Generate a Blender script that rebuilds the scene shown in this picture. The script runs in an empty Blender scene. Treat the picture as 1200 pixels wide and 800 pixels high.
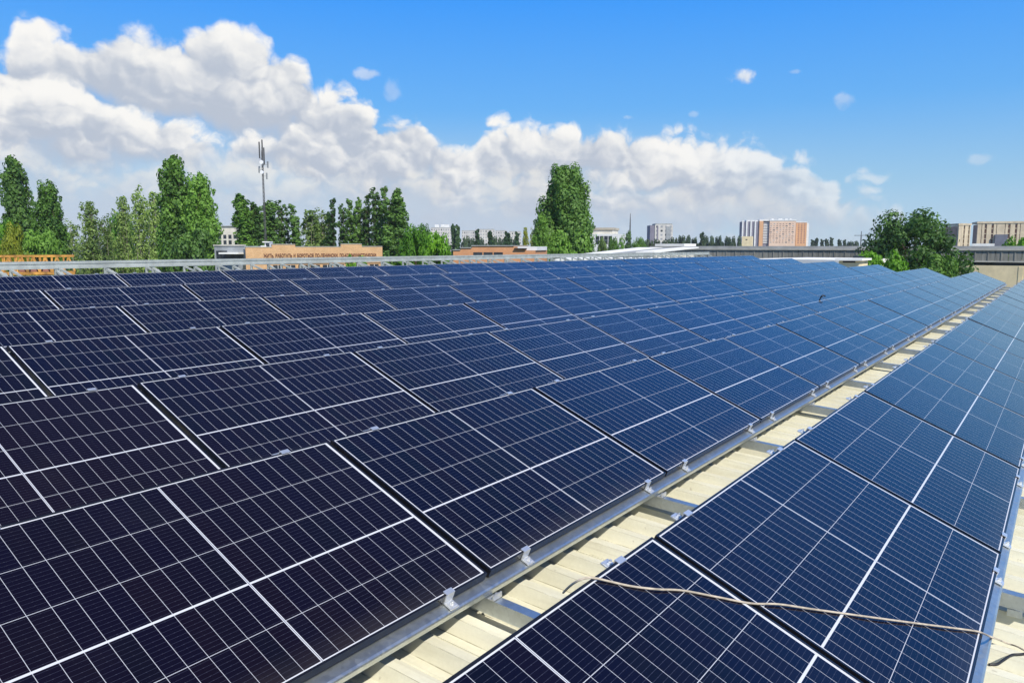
import bpy, bmesh, math, random
import numpy as np
from mathutils import Vector, Matrix

scene = bpy.context.scene
COL = scene.collection
R = math.radians

# ------------------------------------------------------------------ camera
F_PX, PITCH, YAW = 894.166, 0.123564, 0.629005
CAM = np.array([-2.48513, -1.93984, 1.38646])
FW = np.array([math.cos(YAW)*math.cos(PITCH), math.sin(YAW)*math.cos(PITCH), -math.sin(PITCH)])
RT = np.array([math.sin(YAW), -math.cos(YAW), 0.0])
UP = np.cross(RT, FW)
FH = np.array([math.cos(YAW), math.sin(YAW), 0.0])

cam_data = bpy.data.cameras.new("camera")
cam = bpy.data.objects.new("camera", cam_data)
COL.objects.link(cam)
cam.matrix_world = Matrix(((RT[0], UP[0], -FW[0], CAM[0]), (RT[1], UP[1], -FW[1], CAM[1]),
                           (RT[2], UP[2], -FW[2], CAM[2]), (0, 0, 0, 1)))
cam_data.sensor_fit = 'HORIZONTAL'
cam_data.sensor_width = 36.0
cam_data.lens = F_PX/1200*36.0
cam_data.clip_start = 0.05
cam_data.clip_end = 20000
scene.camera = cam

# ------------------------------------------------------------------ exposure
scene.view_settings.view_transform = 'Standard'
scene.view_settings.look = 'None'
scene.view_settings.exposure = 0.45
scene.view_settings.gamma = 1.0
scene.view_settings.use_curve_mapping = False
scene.render.engine = 'CYCLES'
scene.cycles.max_bounces = 5
scene.cycles.diffuse_bounces = 3
scene.cycles.glossy_bounces = 3
scene.cycles.transparent_max_bounces = 8

# ------------------------------------------------------------------ sun
SUN = Vector((-0.31, -0.64, 0.70)).normalized()
sd = bpy.data.lights.new("sun", 'SUN')
sd.energy = 3.9
sd.angle = R(0.53)
sd.color = (1.0, 0.95, 0.86)
so = bpy.data.objects.new("sun", sd)
COL.objects.link(so)
so.rotation_euler = SUN.to_track_quat('Z', 'Y').to_euler()
so.location = (0, -20, 40)

# ------------------------------------------------------------------ node expression helper
class S:
    """A node socket with arithmetic, so shaders read like formulas."""
    def __init__(self, nt, sock): self.nt, self.s = nt, sock
    def m(self, op, *a, clamp=False):
        n = self.nt.nodes.new('ShaderNodeMath'); n.operation = op; n.use_clamp = clamp
        for i, v in enumerate((self,)+a):
            if isinstance(v, S): self.nt.links.new(v.s, n.inputs[i])
            else: n.inputs[i].default_value = float(v)
        return S(self.nt, n.outputs[0])
    def __add__(s, o): return s.m('ADD', o)
    __radd__ = __add__
    def __sub__(s, o): return s.m('SUBTRACT', o)
    def __rsub__(s, o): return (s*-1.0)+o
    def __mul__(s, o): return s.m('MULTIPLY', o)
    __rmul__ = __mul__
    def __truediv__(s, o): return s.m('DIVIDE', o)
    def gt(s, o): return s.m('GREATER_THAN', o)
    def lt(s, o): return s.m('LESS_THAN', o)
    def max(s, o): return s.m('MAXIMUM', o)
    def min(s, o): return s.m('MINIMUM', o)
    def clamp(s): return s.m('ADD', 0.0, clamp=True)
    def abs(s): return s.m('ABSOLUTE')
    def floor(s): return s.m('FLOOR')
    def fract(s): return s.m('FRACT')
    def pingpong(s, k): return s.m('PINGPONG', k)
    def smooth(s, a, b):
        n = s.nt.nodes.new('ShaderNodeMapRange'); n.interpolation_type = 'SMOOTHSTEP'
        s.nt.links.new(s.s, n.inputs[0]); n.inputs[1].default_value = a; n.inputs[2].default_value = b
        return S(s.nt, n.outputs[0])
    def curve(s, pts, lo, hi, ylo, yhi):
        """Float curve through pts given in real units."""
        x = ((s - lo)/(hi - lo)).clamp()
        n = s.nt.nodes.new('ShaderNodeFloatCurve'); s.nt.links.new(x.s, n.inputs['Value'])
        c = n.mapping.curves[0]
        pp = sorted(((a-lo)/(hi-lo), (b-ylo)/(yhi-ylo)) for a, b in pts)
        c.points[0].location = pp[0]; c.points[1].location = pp[-1]
        for a, b in pp[1:-1]: c.points.new(a, b)
        for q in c.points: q.handle_type = 'AUTO_CLAMPED'
        n.mapping.update()
        return S(s.nt, n.outputs[0])*(yhi-ylo) + ylo

def mixcol(nt, fac, a, b):
    n = nt.nodes.new('ShaderNodeMix'); n.data_type = 'RGBA'; n.clamp_factor = True
    def put(i, v):
        if isinstance(v, S): nt.links.new(v.s, n.inputs[i])
        elif isinstance(v, (int, float)): n.inputs[i].default_value = v
        else: n.inputs[i].default_value = (*v, 1.0)
    put(0, fac); put(6, a); put(7, b)
    return S(nt, n.outputs[2])

def vec_noise(nt, vec, scale, detail=6, rough=0.55, lac=2.0):
    n = nt.nodes.new('ShaderNodeTexNoise'); n.noise_dimensions = '3D'
    nt.links.new(vec, n.inputs['Vector'])
    n.inputs['Scale'].default_value = scale; n.inputs['Detail'].default_value = detail
    n.inputs['Roughness'].default_value = rough; n.inputs['Lacunarity'].default_value = lac
    return S(nt, n.outputs['Fac'])

def dotc(nt, vec, c):
    n = nt.nodes.new('ShaderNodeVectorMath'); n.operation = 'DOT_PRODUCT'
    nt.links.new(vec, n.inputs[0]); n.inputs[1].default_value = tuple(c)
    return S(nt, n.outputs['Value'])

def vadd(nt, vec, c):
    n = nt.nodes.new('ShaderNodeVectorMath'); n.operation = 'ADD'
    nt.links.new(vec, n.inputs[0])
    if isinstance(c, (tuple, list, np.ndarray)): n.inputs[1].default_value = tuple(c)
    else: nt.links.new(c, n.inputs[1])
    return n.outputs[0]

def vscale(nt, vec, c):
    n = nt.nodes.new('ShaderNodeVectorMath'); n.operation = 'MULTIPLY'
    nt.links.new(vec, n.inputs[0]); n.inputs[1].default_value = tuple(c)
    return n.outputs[0]

# ------------------------------------------------------------------ world: sky and cumulus clouds
def azel(x, y):
    """Azimuth (right of the view axis) and elevation of a direction seen at x, y of the photo."""
    d = FW + RT*(x-600)/F_PX - UP*(y-400)/F_PX
    d /= np.linalg.norm(d)
    return math.atan2(d@RT, d@FH), math.asin(d[2])

world = bpy.data.worlds.new("World")
scene.world = world
world.use_nodes = True
def build_world():
    nt = world.node_tree
    bg = nt.nodes['Background']
    bg.inputs[1].default_value = 0.15
    sky = nt.nodes.new('ShaderNodeTexSky'); sky.sky_type = 'NISHITA'; sky.sun_disc = False
    sky.sun_elevation = math.asin(SUN.z); sky.sun_rotation = math.atan2(SUN.x, SUN.y)
    sky.air_density = 1.0; sky.dust_density = 0.4; sky.ozone_density = 2.0; sky.altitude = 50
    tc = nt.nodes.new('ShaderNodeTexCoord')
    D = tc.outputs['Generated']
    fx = dotc(nt, D, FH); rx = dotc(nt, D, RT); zz = dotc(nt, D, (0, 0, 1))
    az = rx.m('ARCTAN2', fx)
    el = zz.m('ARCSINE')
    LO, HI = -0.80, 0.80
    # the clear sky: the Nishita model pulled towards the deep azure of a polarised summer noon
    ramp = nt.nodes.new('ShaderNodeValToRGB')
    stops = [(0.0, (.46, .65, .80)), (.05, (.27, .54, .80)), (.11, (.115, .42, .90)), (.20, (.020, .305, .98)), (.31, (.022, .27, .95)), (.42, (.018, .125, .46)), (.60, (.010, .060, .24)), (1.0, (.008, .045, .20))]
    els = ramp.color_ramp.elements
    els[0].position, els[0].color = stops[0][0], (*stops[0][1], 1)
    els[1].position, els[1].color = stops[-1][0], (*stops[-1][1], 1)
    for p, col in stops[1:-1]:
        e_ = els.new(p); e_.color = (*col, 1)
    nt.links.new((el/1.5708).clamp().s, ramp.inputs[0])
    rs_ = nt.nodes.new('ShaderNodeVectorMath'); rs_.operation = 'SCALE'; rs_.inputs['Scale'].default_value = 4.88
    nt.links.new(ramp.outputs[0], rs_.inputs[0])
    skyc = mixcol(nt, 0.94, S(nt, sky.outputs[0]), S(nt, rs_.outputs[0]))
    toward = RT*0.75 + np.array([0, 0, 1])*0.66          # the sun's side as seen in the sky
    # a little turbulence so that outlines do not follow the curves exactly
    w1 = nt.nodes.new('ShaderNodeTexNoise'); w1.inputs['Scale'].default_value = 22.0; w1.inputs['Detail'].default_value = 4
    nt.links.new(D, w1.inputs['Vector'])
    wv = nt.nodes.new('ShaderNodeVectorMath'); wv.operation = 'MULTIPLY_ADD'
    nt.links.new(w1.outputs['Color'], wv.inputs[0]); wv.inputs[1].default_value = (.045, .045, .045)
    nt.links.new(D, wv.inputs[2])
    DW = wv.outputs[0]
    def heaps(vec, f, fine=True):
        """Rounded heaps with creases between them, mean about zero."""
        tot = None
        for k, (mul, amp) in enumerate(((1.0, .90), (2.3, .42), (5.2, .17))):
            if k == 2 and not fine: break
            vo = nt.nodes.new('ShaderNodeTexVoronoi'); vo.feature = 'F1'
            nt.links.new(vec, vo.inputs['Vector']); vo.inputs['Scale'].default_value = f*mul
            d = S(nt, vo.outputs['Distance'])
            t = (0.52 - d*d*1.25 - 0.16)*amp
            tot = t if tot is None else tot+t
        return tot
    def layer(top, base, seed, f, amp, soft, col_lit, col_shade, contrast, opacity=1.0, basefade=0.03, thin=None):
        tp = az.curve([azel(x, y) for x, y in top], LO, HI, -0.05, 0.45)
        bp = az.curve([azel(x, y) for x, y in base], LO, HI, -0.05, 0.45)
        v = vscale(nt, vadd(nt, DW, (seed, seed*.7, -seed*.3)), (1, 1, 1.25))
        v2 = vadd(nt, v, tuple(toward*0.012))
        h = heaps(v, f)
        h2 = heaps(v2, f, True)
        fr = vec_noise(nt, v, f*5.5, 5, 0.66)-0.5
        e = (tp - el) + h*amp + fr*amp*0.42
        alpha = e.smooth(0.0, soft)*((el - bp) + h*0.05).smooth(-basefade, basefade)*opacity
        rel = ((el - bp)/((tp - bp).max(0.02))).clamp()
        if thin: alpha = alpha*az.curve([(azel(x, 200)[0], a_) for x, a_ in thin], LO, HI, 0, 1)
        big = vec_noise(nt, vscale(nt, v, (1, 1, 2.4)), f*0.5, 4, 0.55)
        lit = (h - h2)*contrast - 0.06 + rel*0.72 + (big-0.5)*1.5 + h*0.30 + fr*0.35
        lit = lit + (1.0 - e.smooth(0.0, 0.05))*0.22
        return alpha, mixcol(nt, lit.smooth(-0.05, 0.95), col_shade, col_lit)
    W = (4.75, 4.68, 4.52)
    G = (2.45, 2.72, 3.2)
    G2 = (2.75, 3.05, 3.5)
    c = skyc
    # pale haze that lies over the horizon below the clouds
    hz = (1.0 - el.smooth(0.0, 0.17))*az.curve([azel(x, 280) for x in (-200,)] and
         [(-.8, 1.), (-.2, .95), (.1, .8), (.3, .35), (.5, .15), (.8, .15)], LO, HI, 0, 1)
    c = mixcol(nt, hz, c, (2.75, 3.2, 3.75))
    # high bank at the upper left
    aA = layer([(-160, 60), (-40, 40), (3, 62), (18, 26), (40, 25), (90, 32), (150, 40), (205, 46), (235, 34), (265, 30), (300, 37),
                (340, 58), (361, 76), (372, 108), (392, 150), (440, 200), (560, 260), (1150, 288)],
               [(-160, 128), (60, 138), (150, 158), (260, 178), (330, 172), (420, 215), (1150, 289)],
               5.9, 11.5, 0.046, 0.020, W, G, 1.0)
    # the long bank that falls off to the right
    aB = layer([(-160, 110), (-20, 100), (30, 96), (75, 96), (110, 108), (150, 124), (200, 137), (240, 152), (262, 156), (275, 143), (292, 137), (322, 146),
                (342, 128), (372, 112), (400, 108), (430, 122), (452, 134), (482, 124), (503, 142), (520, 164), (543, 174), (560, 156),
                (582, 138), (612, 148), (645, 150), (672, 141), (700, 140), (735, 147), (775, 156), (820, 158), (860, 166), (905, 172),
                (940, 188), (970, 204), (1030, 212), (1054, 224), (1064, 262), (1075, 292), (1190, 300)],
               [(-160, 190), (0, 196), (200, 200), (400, 222), (600, 240), (800, 252), (1000, 276), (1190, 292)],
               7.7, 13.5, 0.046, 0.018, W, G, 1.0, thin=[(-200, 1), (760, 1), (860, .88), (940, .7), (1020, .55), (1070, .4), (1200, .3)])
    # lower rows of flat-based clouds
    aC = layer([(-160, 182), (0, 186), (120, 186), (180, 180), (250, 186), (330, 182), (450, 196), (560, 205), (640, 192), (700, 205), (800, 212), (900, 226), (990, 238), (1040, 252), (1080, 289), (1190, 300)],
               [(-160, 240), (100, 246), (600, 262), (900, 268), (1190, 290)],
               11.3, 16.0, 0.06, 0.035, (4.55, 4.42, 4.1), G2, 0.8, 0.75, 0.04, thin=[(-200, .9), (600, .9), (800, .75), (950, .5), (1060, .2), (1200, .1)])
    for a, col in (aA, aB, aC):
        c = mixcol(nt, a, c, col)
    # small separate puffs
    def puff(x, y, rx_, ry_, seed, op, c):
        a0, e0 = azel(x, y)
        n = vec_noise(nt, vadd(nt, D, (seed, 0, seed)), 45, 5, 0.6)
        da = (az - a0)/(rx_/F_PX); de = (el - e0)/(ry_/F_PX)
        r2 = (da*da + de*de).m('SQRT')
        al = (1.15 - r2 + (n-0.5)*2.2).smooth(0.0, 0.8)*op
        return mixcol(nt, al, c, mixcol(nt, (de*0.35+0.6+(n-.5)*1.5).clamp(), (2.9, 3.3, 3.9), (4.6, 4.6, 4.6)))
    for x, y, a, b, s_, op in ((871, 90, 13, 8, 1.3, .9), (988, 116, 10, 9, 2.1, .33), (1148, 186, 14, 6, 5.2, .3), (431, 87, 14, 6, 3.7, .5),
                               (932, 84, 7, 3, 8.2, .25), (458, 106, 10, 12, 4.9, .28), (812, 134, 6, 4, 9.1, .25)):
        c = puff(x, y, a, b, s_, op, c)
    nt.links.new(c.s, bg.inputs[0])
    world.cycles.sampling_method = 'MANUAL'
    world.cycles.sample_map_resolution = 512
build_world()

# ------------------------------------------------------------------ object helpers
def tag(o, label=None, cat=None, group=None, kind=None):
    if label: o['label'] = label
    if cat: o['category'] = cat
    if group: o['group'] = group
    if kind: o['kind'] = kind
    return o

def thing(name, label, cat, loc=(0, 0, 0), rot=(0, 0, 0), group=None):
    o = bpy.data.objects.new(name, None); COL.objects.link(o)
    o.empty_display_size = 0.2
    o.location = loc; o.rotation_euler = rot
    return tag(o, label, cat, group)

def link_mesh(name, me, parent=None, loc=(0, 0, 0)):
    o = bpy.data.objects.new(name, me); COL.objects.link(o)
    o.location = loc
    if parent: o.parent = parent
    return o

def copy_tree(o, parent=None):
    kids = [k for k in o.children]
    c = o.copy(); COL.objects.link(c)
    if parent: c.parent = parent
    for k in kids: copy_tree(k, c)
    return c

class MB:
    """Collects simple solids and links them as one mesh object."""
    def __init__(self): self.v, self.f, self.mi = [], [], []
    def quad_solid(self, pts8, mi=0):
        b = len(self.v); self.v += [tuple(map(float, p)) for p in pts8]
        for f in ((0, 3, 2, 1), (4, 5, 6, 7), (0, 1, 5, 4), (1, 2, 6, 5), (2, 3, 7, 6), (3, 0, 4, 7)):
            self.f.append(tuple(b+i for i in f)); self.mi.append(mi)
        return self
    def box(self, x0, x1, y0, y1, z0, z1, mi=0):
        return self.quad_solid([(x0, y0, z0), (x1, y0, z0), (x1, y1, z0), (x0, y1, z0),
                                (x0, y0, z1), (x1, y0, z1), (x1, y1, z1), (x0, y1, z1)], mi)
    def obox(self, o, ax, ay, az_, x0, x1, y0, y1, z0, z1, mi=0):
        o, ax, ay, az_ = map(np.asarray, (o, ax, ay, az_))
        P = lambda x, y, z: o+ax*x+ay*y+az_*z
        return self.quad_solid([P(x0, y0, z0), P(x1, y0, z0), P(x1, y1, z0), P(x0, y1, z0),
                                P(x0, y0, z1), P(x1, y0, z1), P(x1, y1, z1), P(x0, y1, z1)], mi)
    def prism(self, poly, a, b, fn, mi=0, caps=True):
        """poly: list of (p, q); fn(t, p, q) -> xyz; extruded from t=a to t=b."""
        n = len(poly); s = len(self.v)
        self.v += [tuple(fn(a, p, q)) for p, q in poly] + [tuple(fn(b, p, q)) for p, q in poly]
        for i in range(n):
            j = (i+1) % n
            self.f.append((s+i, s+j, s+n+j, s+n+i)); self.mi.append(mi)
        if caps:
            self.f.append(tuple(s+i for i in reversed(range(n)))); self.mi.append(mi)
            self.f.append(tuple(s+n+i for i in range(n))); self.mi.append(mi)
        return self
    def beam(self, p, q, w, h, mi=0, up=(0, 0, 1)):
        p, q, up = np.array(p, float), np.array(q, float), np.array(up, float)
        d = q-p; L = np.linalg.norm(d); d /= L
        s = np.cross(d, up)
        if np.linalg.norm(s) < 1e-6: s = np.cross(d, (1, 0, 0))
        s /= np.linalg.norm(s); u = np.cross(s, d)
        return self.obox(p, d, s, u, 0, L, -w/2, w/2, -h/2, h/2, mi)
    def tube(self, pts, r, n=8, mi=0, closed_ends=True):
        pts = [np.array(p, float) for p in pts]
        rr = r if isinstance(r, (list, tuple)) else [r]*len(pts)
        rings = []
        u = None
        for i, p in enumerate(pts):
            d = pts[min(i+1, len(pts)-1)]-pts[max(i-1, 0)]
            d = d/(np.linalg.norm(d)+1e-12)
            if u is None:
                u = np.cross(d, (0, 0, 1.0))
                if np.linalg.norm(u) < 1e-4: u = np.cross(d, (1.0, 0, 0))
            u = u-d*(u@d); u /= np.linalg.norm(u); w = np.cross(d, u)
            b = len(self.v)
            for k in range(n):
                a = 2*math.pi*k/n
                self.v.append(tuple(p+rr[i]*(math.cos(a)*u+math.sin(a)*w)))
            rings.append(b)
        for a, b in zip(rings, rings[1:]):
            for k in range(n):
                self.f.append((a+k, a+(k+1) % n, b+(k+1) % n, b+k)); self.mi.append(mi)
        if closed_ends:
            self.f.append(tuple(rings[0]+k for k in reversed(range(n)))); self.mi.append(mi)
            self.f.append(tuple(rings[-1]+k for k in range(n))); self.mi.append(mi)
        return self
    def mesh(self, name, mats, smooth=False):
        me = bpy.data.meshes.new(name)
        me.from_pydata(self.v, [], self.f)
        for m in (mats if isinstance(mats, (list, tuple)) else [mats]): me.materials.append(m)
        me.polygons.foreach_set('material_index', self.mi)
        bm = bmesh.new(); bm.from_mesh(me); bmesh.ops.recalc_face_normals(bm, faces=bm.faces); bm.to_mesh(me); bm.free()
        if smooth: me.polygons.foreach_set('use_smooth', [True]*len(me.polygons))
        me.update()
        return me
    def build(self, name, mats, parent=None, smooth=False, bevel=0.0):
        o = link_mesh(name, self.mesh(name, mats, smooth), parent)
        if bevel:
            md = o.modifiers.new('bevel', 'BEVEL'); md.width = bevel; md.segments = 2; md.limit_method = 'ANGLE'
        return o

# ------------------------------------------------------------------ materials
def new_mat(name):
    m = bpy.data.materials.new(name); m.use_nodes = True
    nt = m.node_tree
    return m, nt, nt.nodes['Principled BSDF']

def mat(name, col, rough=0.7, metal=0.0, var=0.12, scale=3.0, bump=0.0, spec=0.5, stretch=(1, 1, 1)):
    """Plain surface with blotchy wear in its own colour."""
    m, nt, b = new_mat(name)
    tc = nt.nodes.new('ShaderNodeTexCoord')
    v = vscale(nt, tc.outputs['Object'], stretch)
    n = vec_noise(nt, v, scale, 6, 0.62)
    k = (n-0.5)*2.0
    lo = tuple(max(0, c*(1-2*var)) for c in col); hi = tuple(min(1, c*(1+var)) for c in col)
    c = mixcol(nt, n.smooth(0.25, 0.75), lo, hi)
    nt.links.new(c.s, b.inputs['Base Color'])
    b.inputs['Roughness'].default_value = rough; b.inputs['Metallic'].default_value = metal
    b.inputs['Specular IOR Level'].default_value = spec
    if bump:
        bp = nt.nodes.new('ShaderNodeBump'); bp.inputs['Strength'].default_value = bump; bp.inputs['Distance'].default_value = 0.02
        n2 = vec_noise(nt, v, scale*6, 5, 0.6)
        nt.links.new(n2.s, bp.inputs['Height']); nt.links.new(bp.outputs[0], b.inputs['Normal'])
    return m

def zinc_mat(name, base, rough):
    m, nt, b = new_mat(name)
    tc = nt.nodes.new('ShaderNodeTexCoord')
    vo = nt.nodes.new('ShaderNodeTexVoronoi'); vo.inputs['Scale'].default_value = 55
    nt.links.new(tc.outputs['Object'], vo.inputs['Vector'])
    sp = nt.nodes.new('ShaderNodeSeparateColor'); nt.links.new(vo.outputs['Color'], sp.inputs[0])
    n = vec_noise(nt, tc.outputs['Object'], 4, 5, .6)
    f = S(nt, sp.outputs[0])*0.35 + n*0.6
    c = mixcol(nt, f, tuple(x*.78 for x in base), tuple(min(1, x*1.12) for x in base))
    nt.links.new(c.s, b.inputs['Base Color'])
    b.inputs['Metallic'].default_value = 0.92
    r = S(nt, sp.outputs[1])*0.1 + n*0.12 + (rough-0.1)
    nt.links.new(r.s, b.inputs['Roughness'])
    return m

M = {}
M['zinc'] = zinc_mat('galvanised_steel', (0.62, 0.66, 0.66), 0.40)
M['zinc_pale'] = zinc_mat('new_galvanised_steel', (0.62, 0.65, 0.63), 0.5)
M['zinc_dull'] = mat('dull_galvanised_steel', (0.46, 0.49, 0.465), 0.55, 0.4, 0.12, 6)
M['alu'] = mat('clamp_aluminium', (0.86, 0.87, 0.86), 0.38, 0.75, 0.06, 20)
M['black_frame'] = mat('black_anodised_frame', (0.012, 0.013, 0.018), 0.26, 0.0, 0.1, 8)
M['cable_tan'] = mat('cream_cable', (0.50, 0.43, 0.33), 0.65, 0, 0.2, 25)
M['cable_black'] = mat('black_cable', (0.015, 0.015, 0.016), 0.5, 0, 0.1, 12)
M['grey_paint'] = mat('grey_render', (0.30, 0.32, 0.33), 0.85, 0, 0.16, 0.6)
M['grey_roof'] = mat('grey_felt_roof', (0.33, 0.34, 0.33), 0.9, 0, 0.12, 0.5)
M['cream_wall'] = mat('cream_render', (0.80, 0.67, 0.42), 0.9, 0, 0.08, 0.8)
M['cream_pale'] = mat('pale_cream_wall', (0.66, 0.62, 0.52), 0.9, 0, 0.10, 0.5)
M['white_wall'] = mat('white_wall', (0.72, 0.72, 0.70), 0.85, 0, 0.06, 0.4)
M['white_roof'] = mat('white_sheet_roof', (0.84, 0.83, 0.78), 0.9, 0, 0.05, 0.5, spec=0.1)
M['glass_dark'] = mat('dark_window_glass', (0.035, 0.045, 0.055), 0.15, 0, 0.2, 0.7)
M['letter'] = mat('brown_letters', (0.10, 0.022, 0.014), 0.6, 0, 0.1, 3)
M['orange_tower'] = mat('orange_facing', (0.66, 0.36, 0.17), 0.9, 0, 0.06, 0.2)
M['peach_tower'] = mat('peach_facing', (0.72, 0.52, 0.38), 0.9, 0, 0.06, 0.2)
M['violet_grey'] = mat('violet_grey_facing', (0.20, 0.19, 0.24), 0.9, 0, 0.08, 0.2)
M['concrete'] = mat('raw_concrete', (0.46, 0.41, 0.32), 0.92, 0, 0.12, 0.3)
M['brick_red'] = mat('red_brick_infill', (0.32, 0.14, 0.10), 0.9, 0, 0.12, 0.4)
M['slate_blue'] = mat('blue_grey_cladding', (0.13, 0.14, 0.18), 0.8, 0, 0.1, 0.4)
M['yellow_steel'] = mat('yellow_painted_steel', (0.55, 0.27, 0.05), 0.7, 0, 0.35, 1.5)
M['mast_steel'] = mat('dark_mast_steel', (0.10, 0.10, 0.10), 0.6, 0.3, 0.2, 1)
M['white_plastic'] = mat('white_antenna_plastic', (0.78, 0.78, 0.78), 0.5, 0, 0.05, 3)
M['bark'] = mat('bark', (0.11, 0.085, 0.06), 0.95, 0, 0.25, 3, 0.4)
M['bark_pale'] = mat('pale_poplar_bark', (0.36, 0.33, 0.27), 0.95, 0, 0.2, 3, 0.3)
M['window_far'] = mat('curtained_window', (0.30, 0.31, 0.33), 0.4, 0, 0.15, 0.3)
M['window_warm'] = mat('brown_loggia_glazing', (0.36, 0.22, 0.15), 0.4, 0, 0.2, 0.3)
M['block_wall'] = mat('weathered_block_wall', (0.56, 0.54, 0.50), 0.9, 0, 0.1, 0.15)
M['concrete_warm'] = mat('warm_bare_concrete', (0.66, 0.55, 0.38), 0.92, 0, 0.12, 0.3)
M['brick_bay'] = mat('dusty_brick_bay', (0.42, 0.25, 0.18), 0.9, 0, 0.2, 0.25)
M['dark_gap'] = mat('dark_opening', (0.02, 0.02, 0.022), 0.9, 0, 0.1, 1)

def brick_mat(name, c1, c2, mortar):
    m, nt, b = new_mat(name)
    tc = nt.nodes.new('ShaderNodeTexCoord')
    mp = nt.nodes.new('ShaderNodeMapping'); mp.inputs['Rotation'].default_value = (R(90), 0, 0)
    nt.links.new(tc.outputs['Object'], mp.inputs[0])
    br = nt.nodes.new('ShaderNodeTexBrick'); br.inputs['Scale'].default_value = 4.0
    br.inputs['Color1'].default_value = (*c1, 1); br.inputs['Color2'].default_value = (*c2, 1); br.inputs['Mortar'].default_value = (*mortar, 1)
    br.inputs['Mortar Size'].default_value = 0.012
    nt.links.new(mp.outputs[0], br.inputs['Vector'])
    n = vec_noise(nt, tc.outputs['Object'], 0.9, 6, .6)
    dk = nt.nodes.new('ShaderNodeMix'); dk.data_type = 'RGBA'; dk.blend_type = 'MULTIPLY'; dk.inputs[0].default_value = 0.55
    nt.links.new(br.outputs[0], dk.inputs[6])
    g = nt.nodes.new('ShaderNodeCombineColor')
    for i in range(3): nt.links.new((n*0.9+0.5).s, g.inputs[i])
    nt.links.new(g.outputs[0], dk.inputs[7])
    nt.links.new(dk.outputs[2], b.inputs['Base Color'])
    b.inputs['Roughness'].default_value = 0.92
    return m
M['brick'] = brick_mat('orange_brick', (0.64, 0.40, 0.20), (0.52, 0.30, 0.14), (0.5, 0.40, 0.27))
M['brick2'] = brick_mat('red_orange_brick', (0.62, 0.30, 0.14), (0.54, 0.24, 0.11), (0.48, 0.33, 0.2))

def ribbed_mat():
    """Grey wall cladding with stained vertical ribs."""
    m, nt, b = new_mat('stained_ribbed_cladding')
    tc = nt.nodes.new('ShaderNodeTexCoord')
    n = vec_noise(nt, vscale(nt, tc.outputs['Object'], (1, 2.2, 0.25)), 1.3, 6, .65)
    n2 = vec_noise(nt, vscale(nt, tc.outputs['Object'], (1, 0.35, 0.35)), 0.5, 4, .6)
    c = mixcol(nt, (n*0.7+n2*0.5-0.1).smooth(0.2, 0.75), (0.13, 0.13, 0.115), (0.32, 0.31, 0.27))
    nt.links.new(c.s, b.inputs['Base Color']); b.inputs['Roughness'].default_value = 0.9
    return m
M['ribbed'] = ribbed_mat()

def roof_mat():
    m, nt, b = new_mat('cream_roof_sheet')
    tc = nt.nodes.new('ShaderNodeTexCoord'); O = tc.outputs['Object']
    n = vec_noise(nt, vscale(nt, O, (1.5, 0.5, 1)), 2.2, 7, .65)
    n2 = vec_noise(nt, vscale(nt, O, (9, 0.9, 9)), 3.0, 5, .6)
    fine = vec_noise(nt, O, 60, 4, .6)
    c = mixcol(nt, (n*0.55+n2*0.35+fine*0.2).smooth(0.3, 0.78), (0.60, 0.575, 0.43), (0.80, 0.775, 0.61))
    # grime lines along the sheets and a few rusty water marks
    st = vec_noise(nt, vscale(nt, vadd(nt, O, (3, 1, 0)), (14, 0.35, 1)), 1.6, 6, .7).smooth(0.57, 0.75)
    c = mixcol(nt, st*0.45, c, (0.42, 0.37, 0.26))
    gx = S(nt, nt.nodes.new('ShaderNodeSeparateXYZ').outputs[0]); nt.links.new(O, gx.s.node.inputs[0])
    ph = ((gx+23.0)/0.220).fract()*0.220
    edge = ((ph-0.1315).abs().lt(0.0016)).max((ph-0.1025).abs().lt(0.0022))
    c = mixcol(nt, edge*vec_noise(nt, vscale(nt, O, (1, 2.0, 1)), 3.0, 4, .6).smooth(.35, .6)*0.75, c, (0.24, 0.22, 0.14))
    spots = vec_noise(nt, vadd(nt, O, (0, 5, 0)), 9.0, 5, .7).smooth(0.66, 0.72)
    c = mixcol(nt, spots*0.5, c, (0.30, 0.26, 0.19))
    nt.links.new(c.s, b.inputs['Base Color'])
    b.inputs['Roughness'].default_value = 0.55; b.inputs['Specular IOR Level'].default_value = 0.35
    return m
M['roof'] = roof_mat()

def ground_mat():
    m, nt, b = new_mat('ground_grass_and_yard')
    tc = nt.nodes.new('ShaderNodeTexCoord'); O = tc.outputs['Object']
    n = vec_noise(nt, O, 0.02, 6, .6); n2 = vec_noise(nt, O, 0.4, 6, .65)
    c = mixcol(nt, n2, (0.045, 0.075, 0.022), (0.10, 0.12, 0.045))
    c = mixcol(nt, n.smooth(.5, .6), c, mixcol(nt, n2, (0.16, 0.15, 0.13), (0.26, 0.24, 0.20)))
    nt.links.new(c.s, b.inputs['Base Color']); b.inputs['Roughness'].default_value = 0.95
    return m
M['ground'] = ground_mat()

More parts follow.
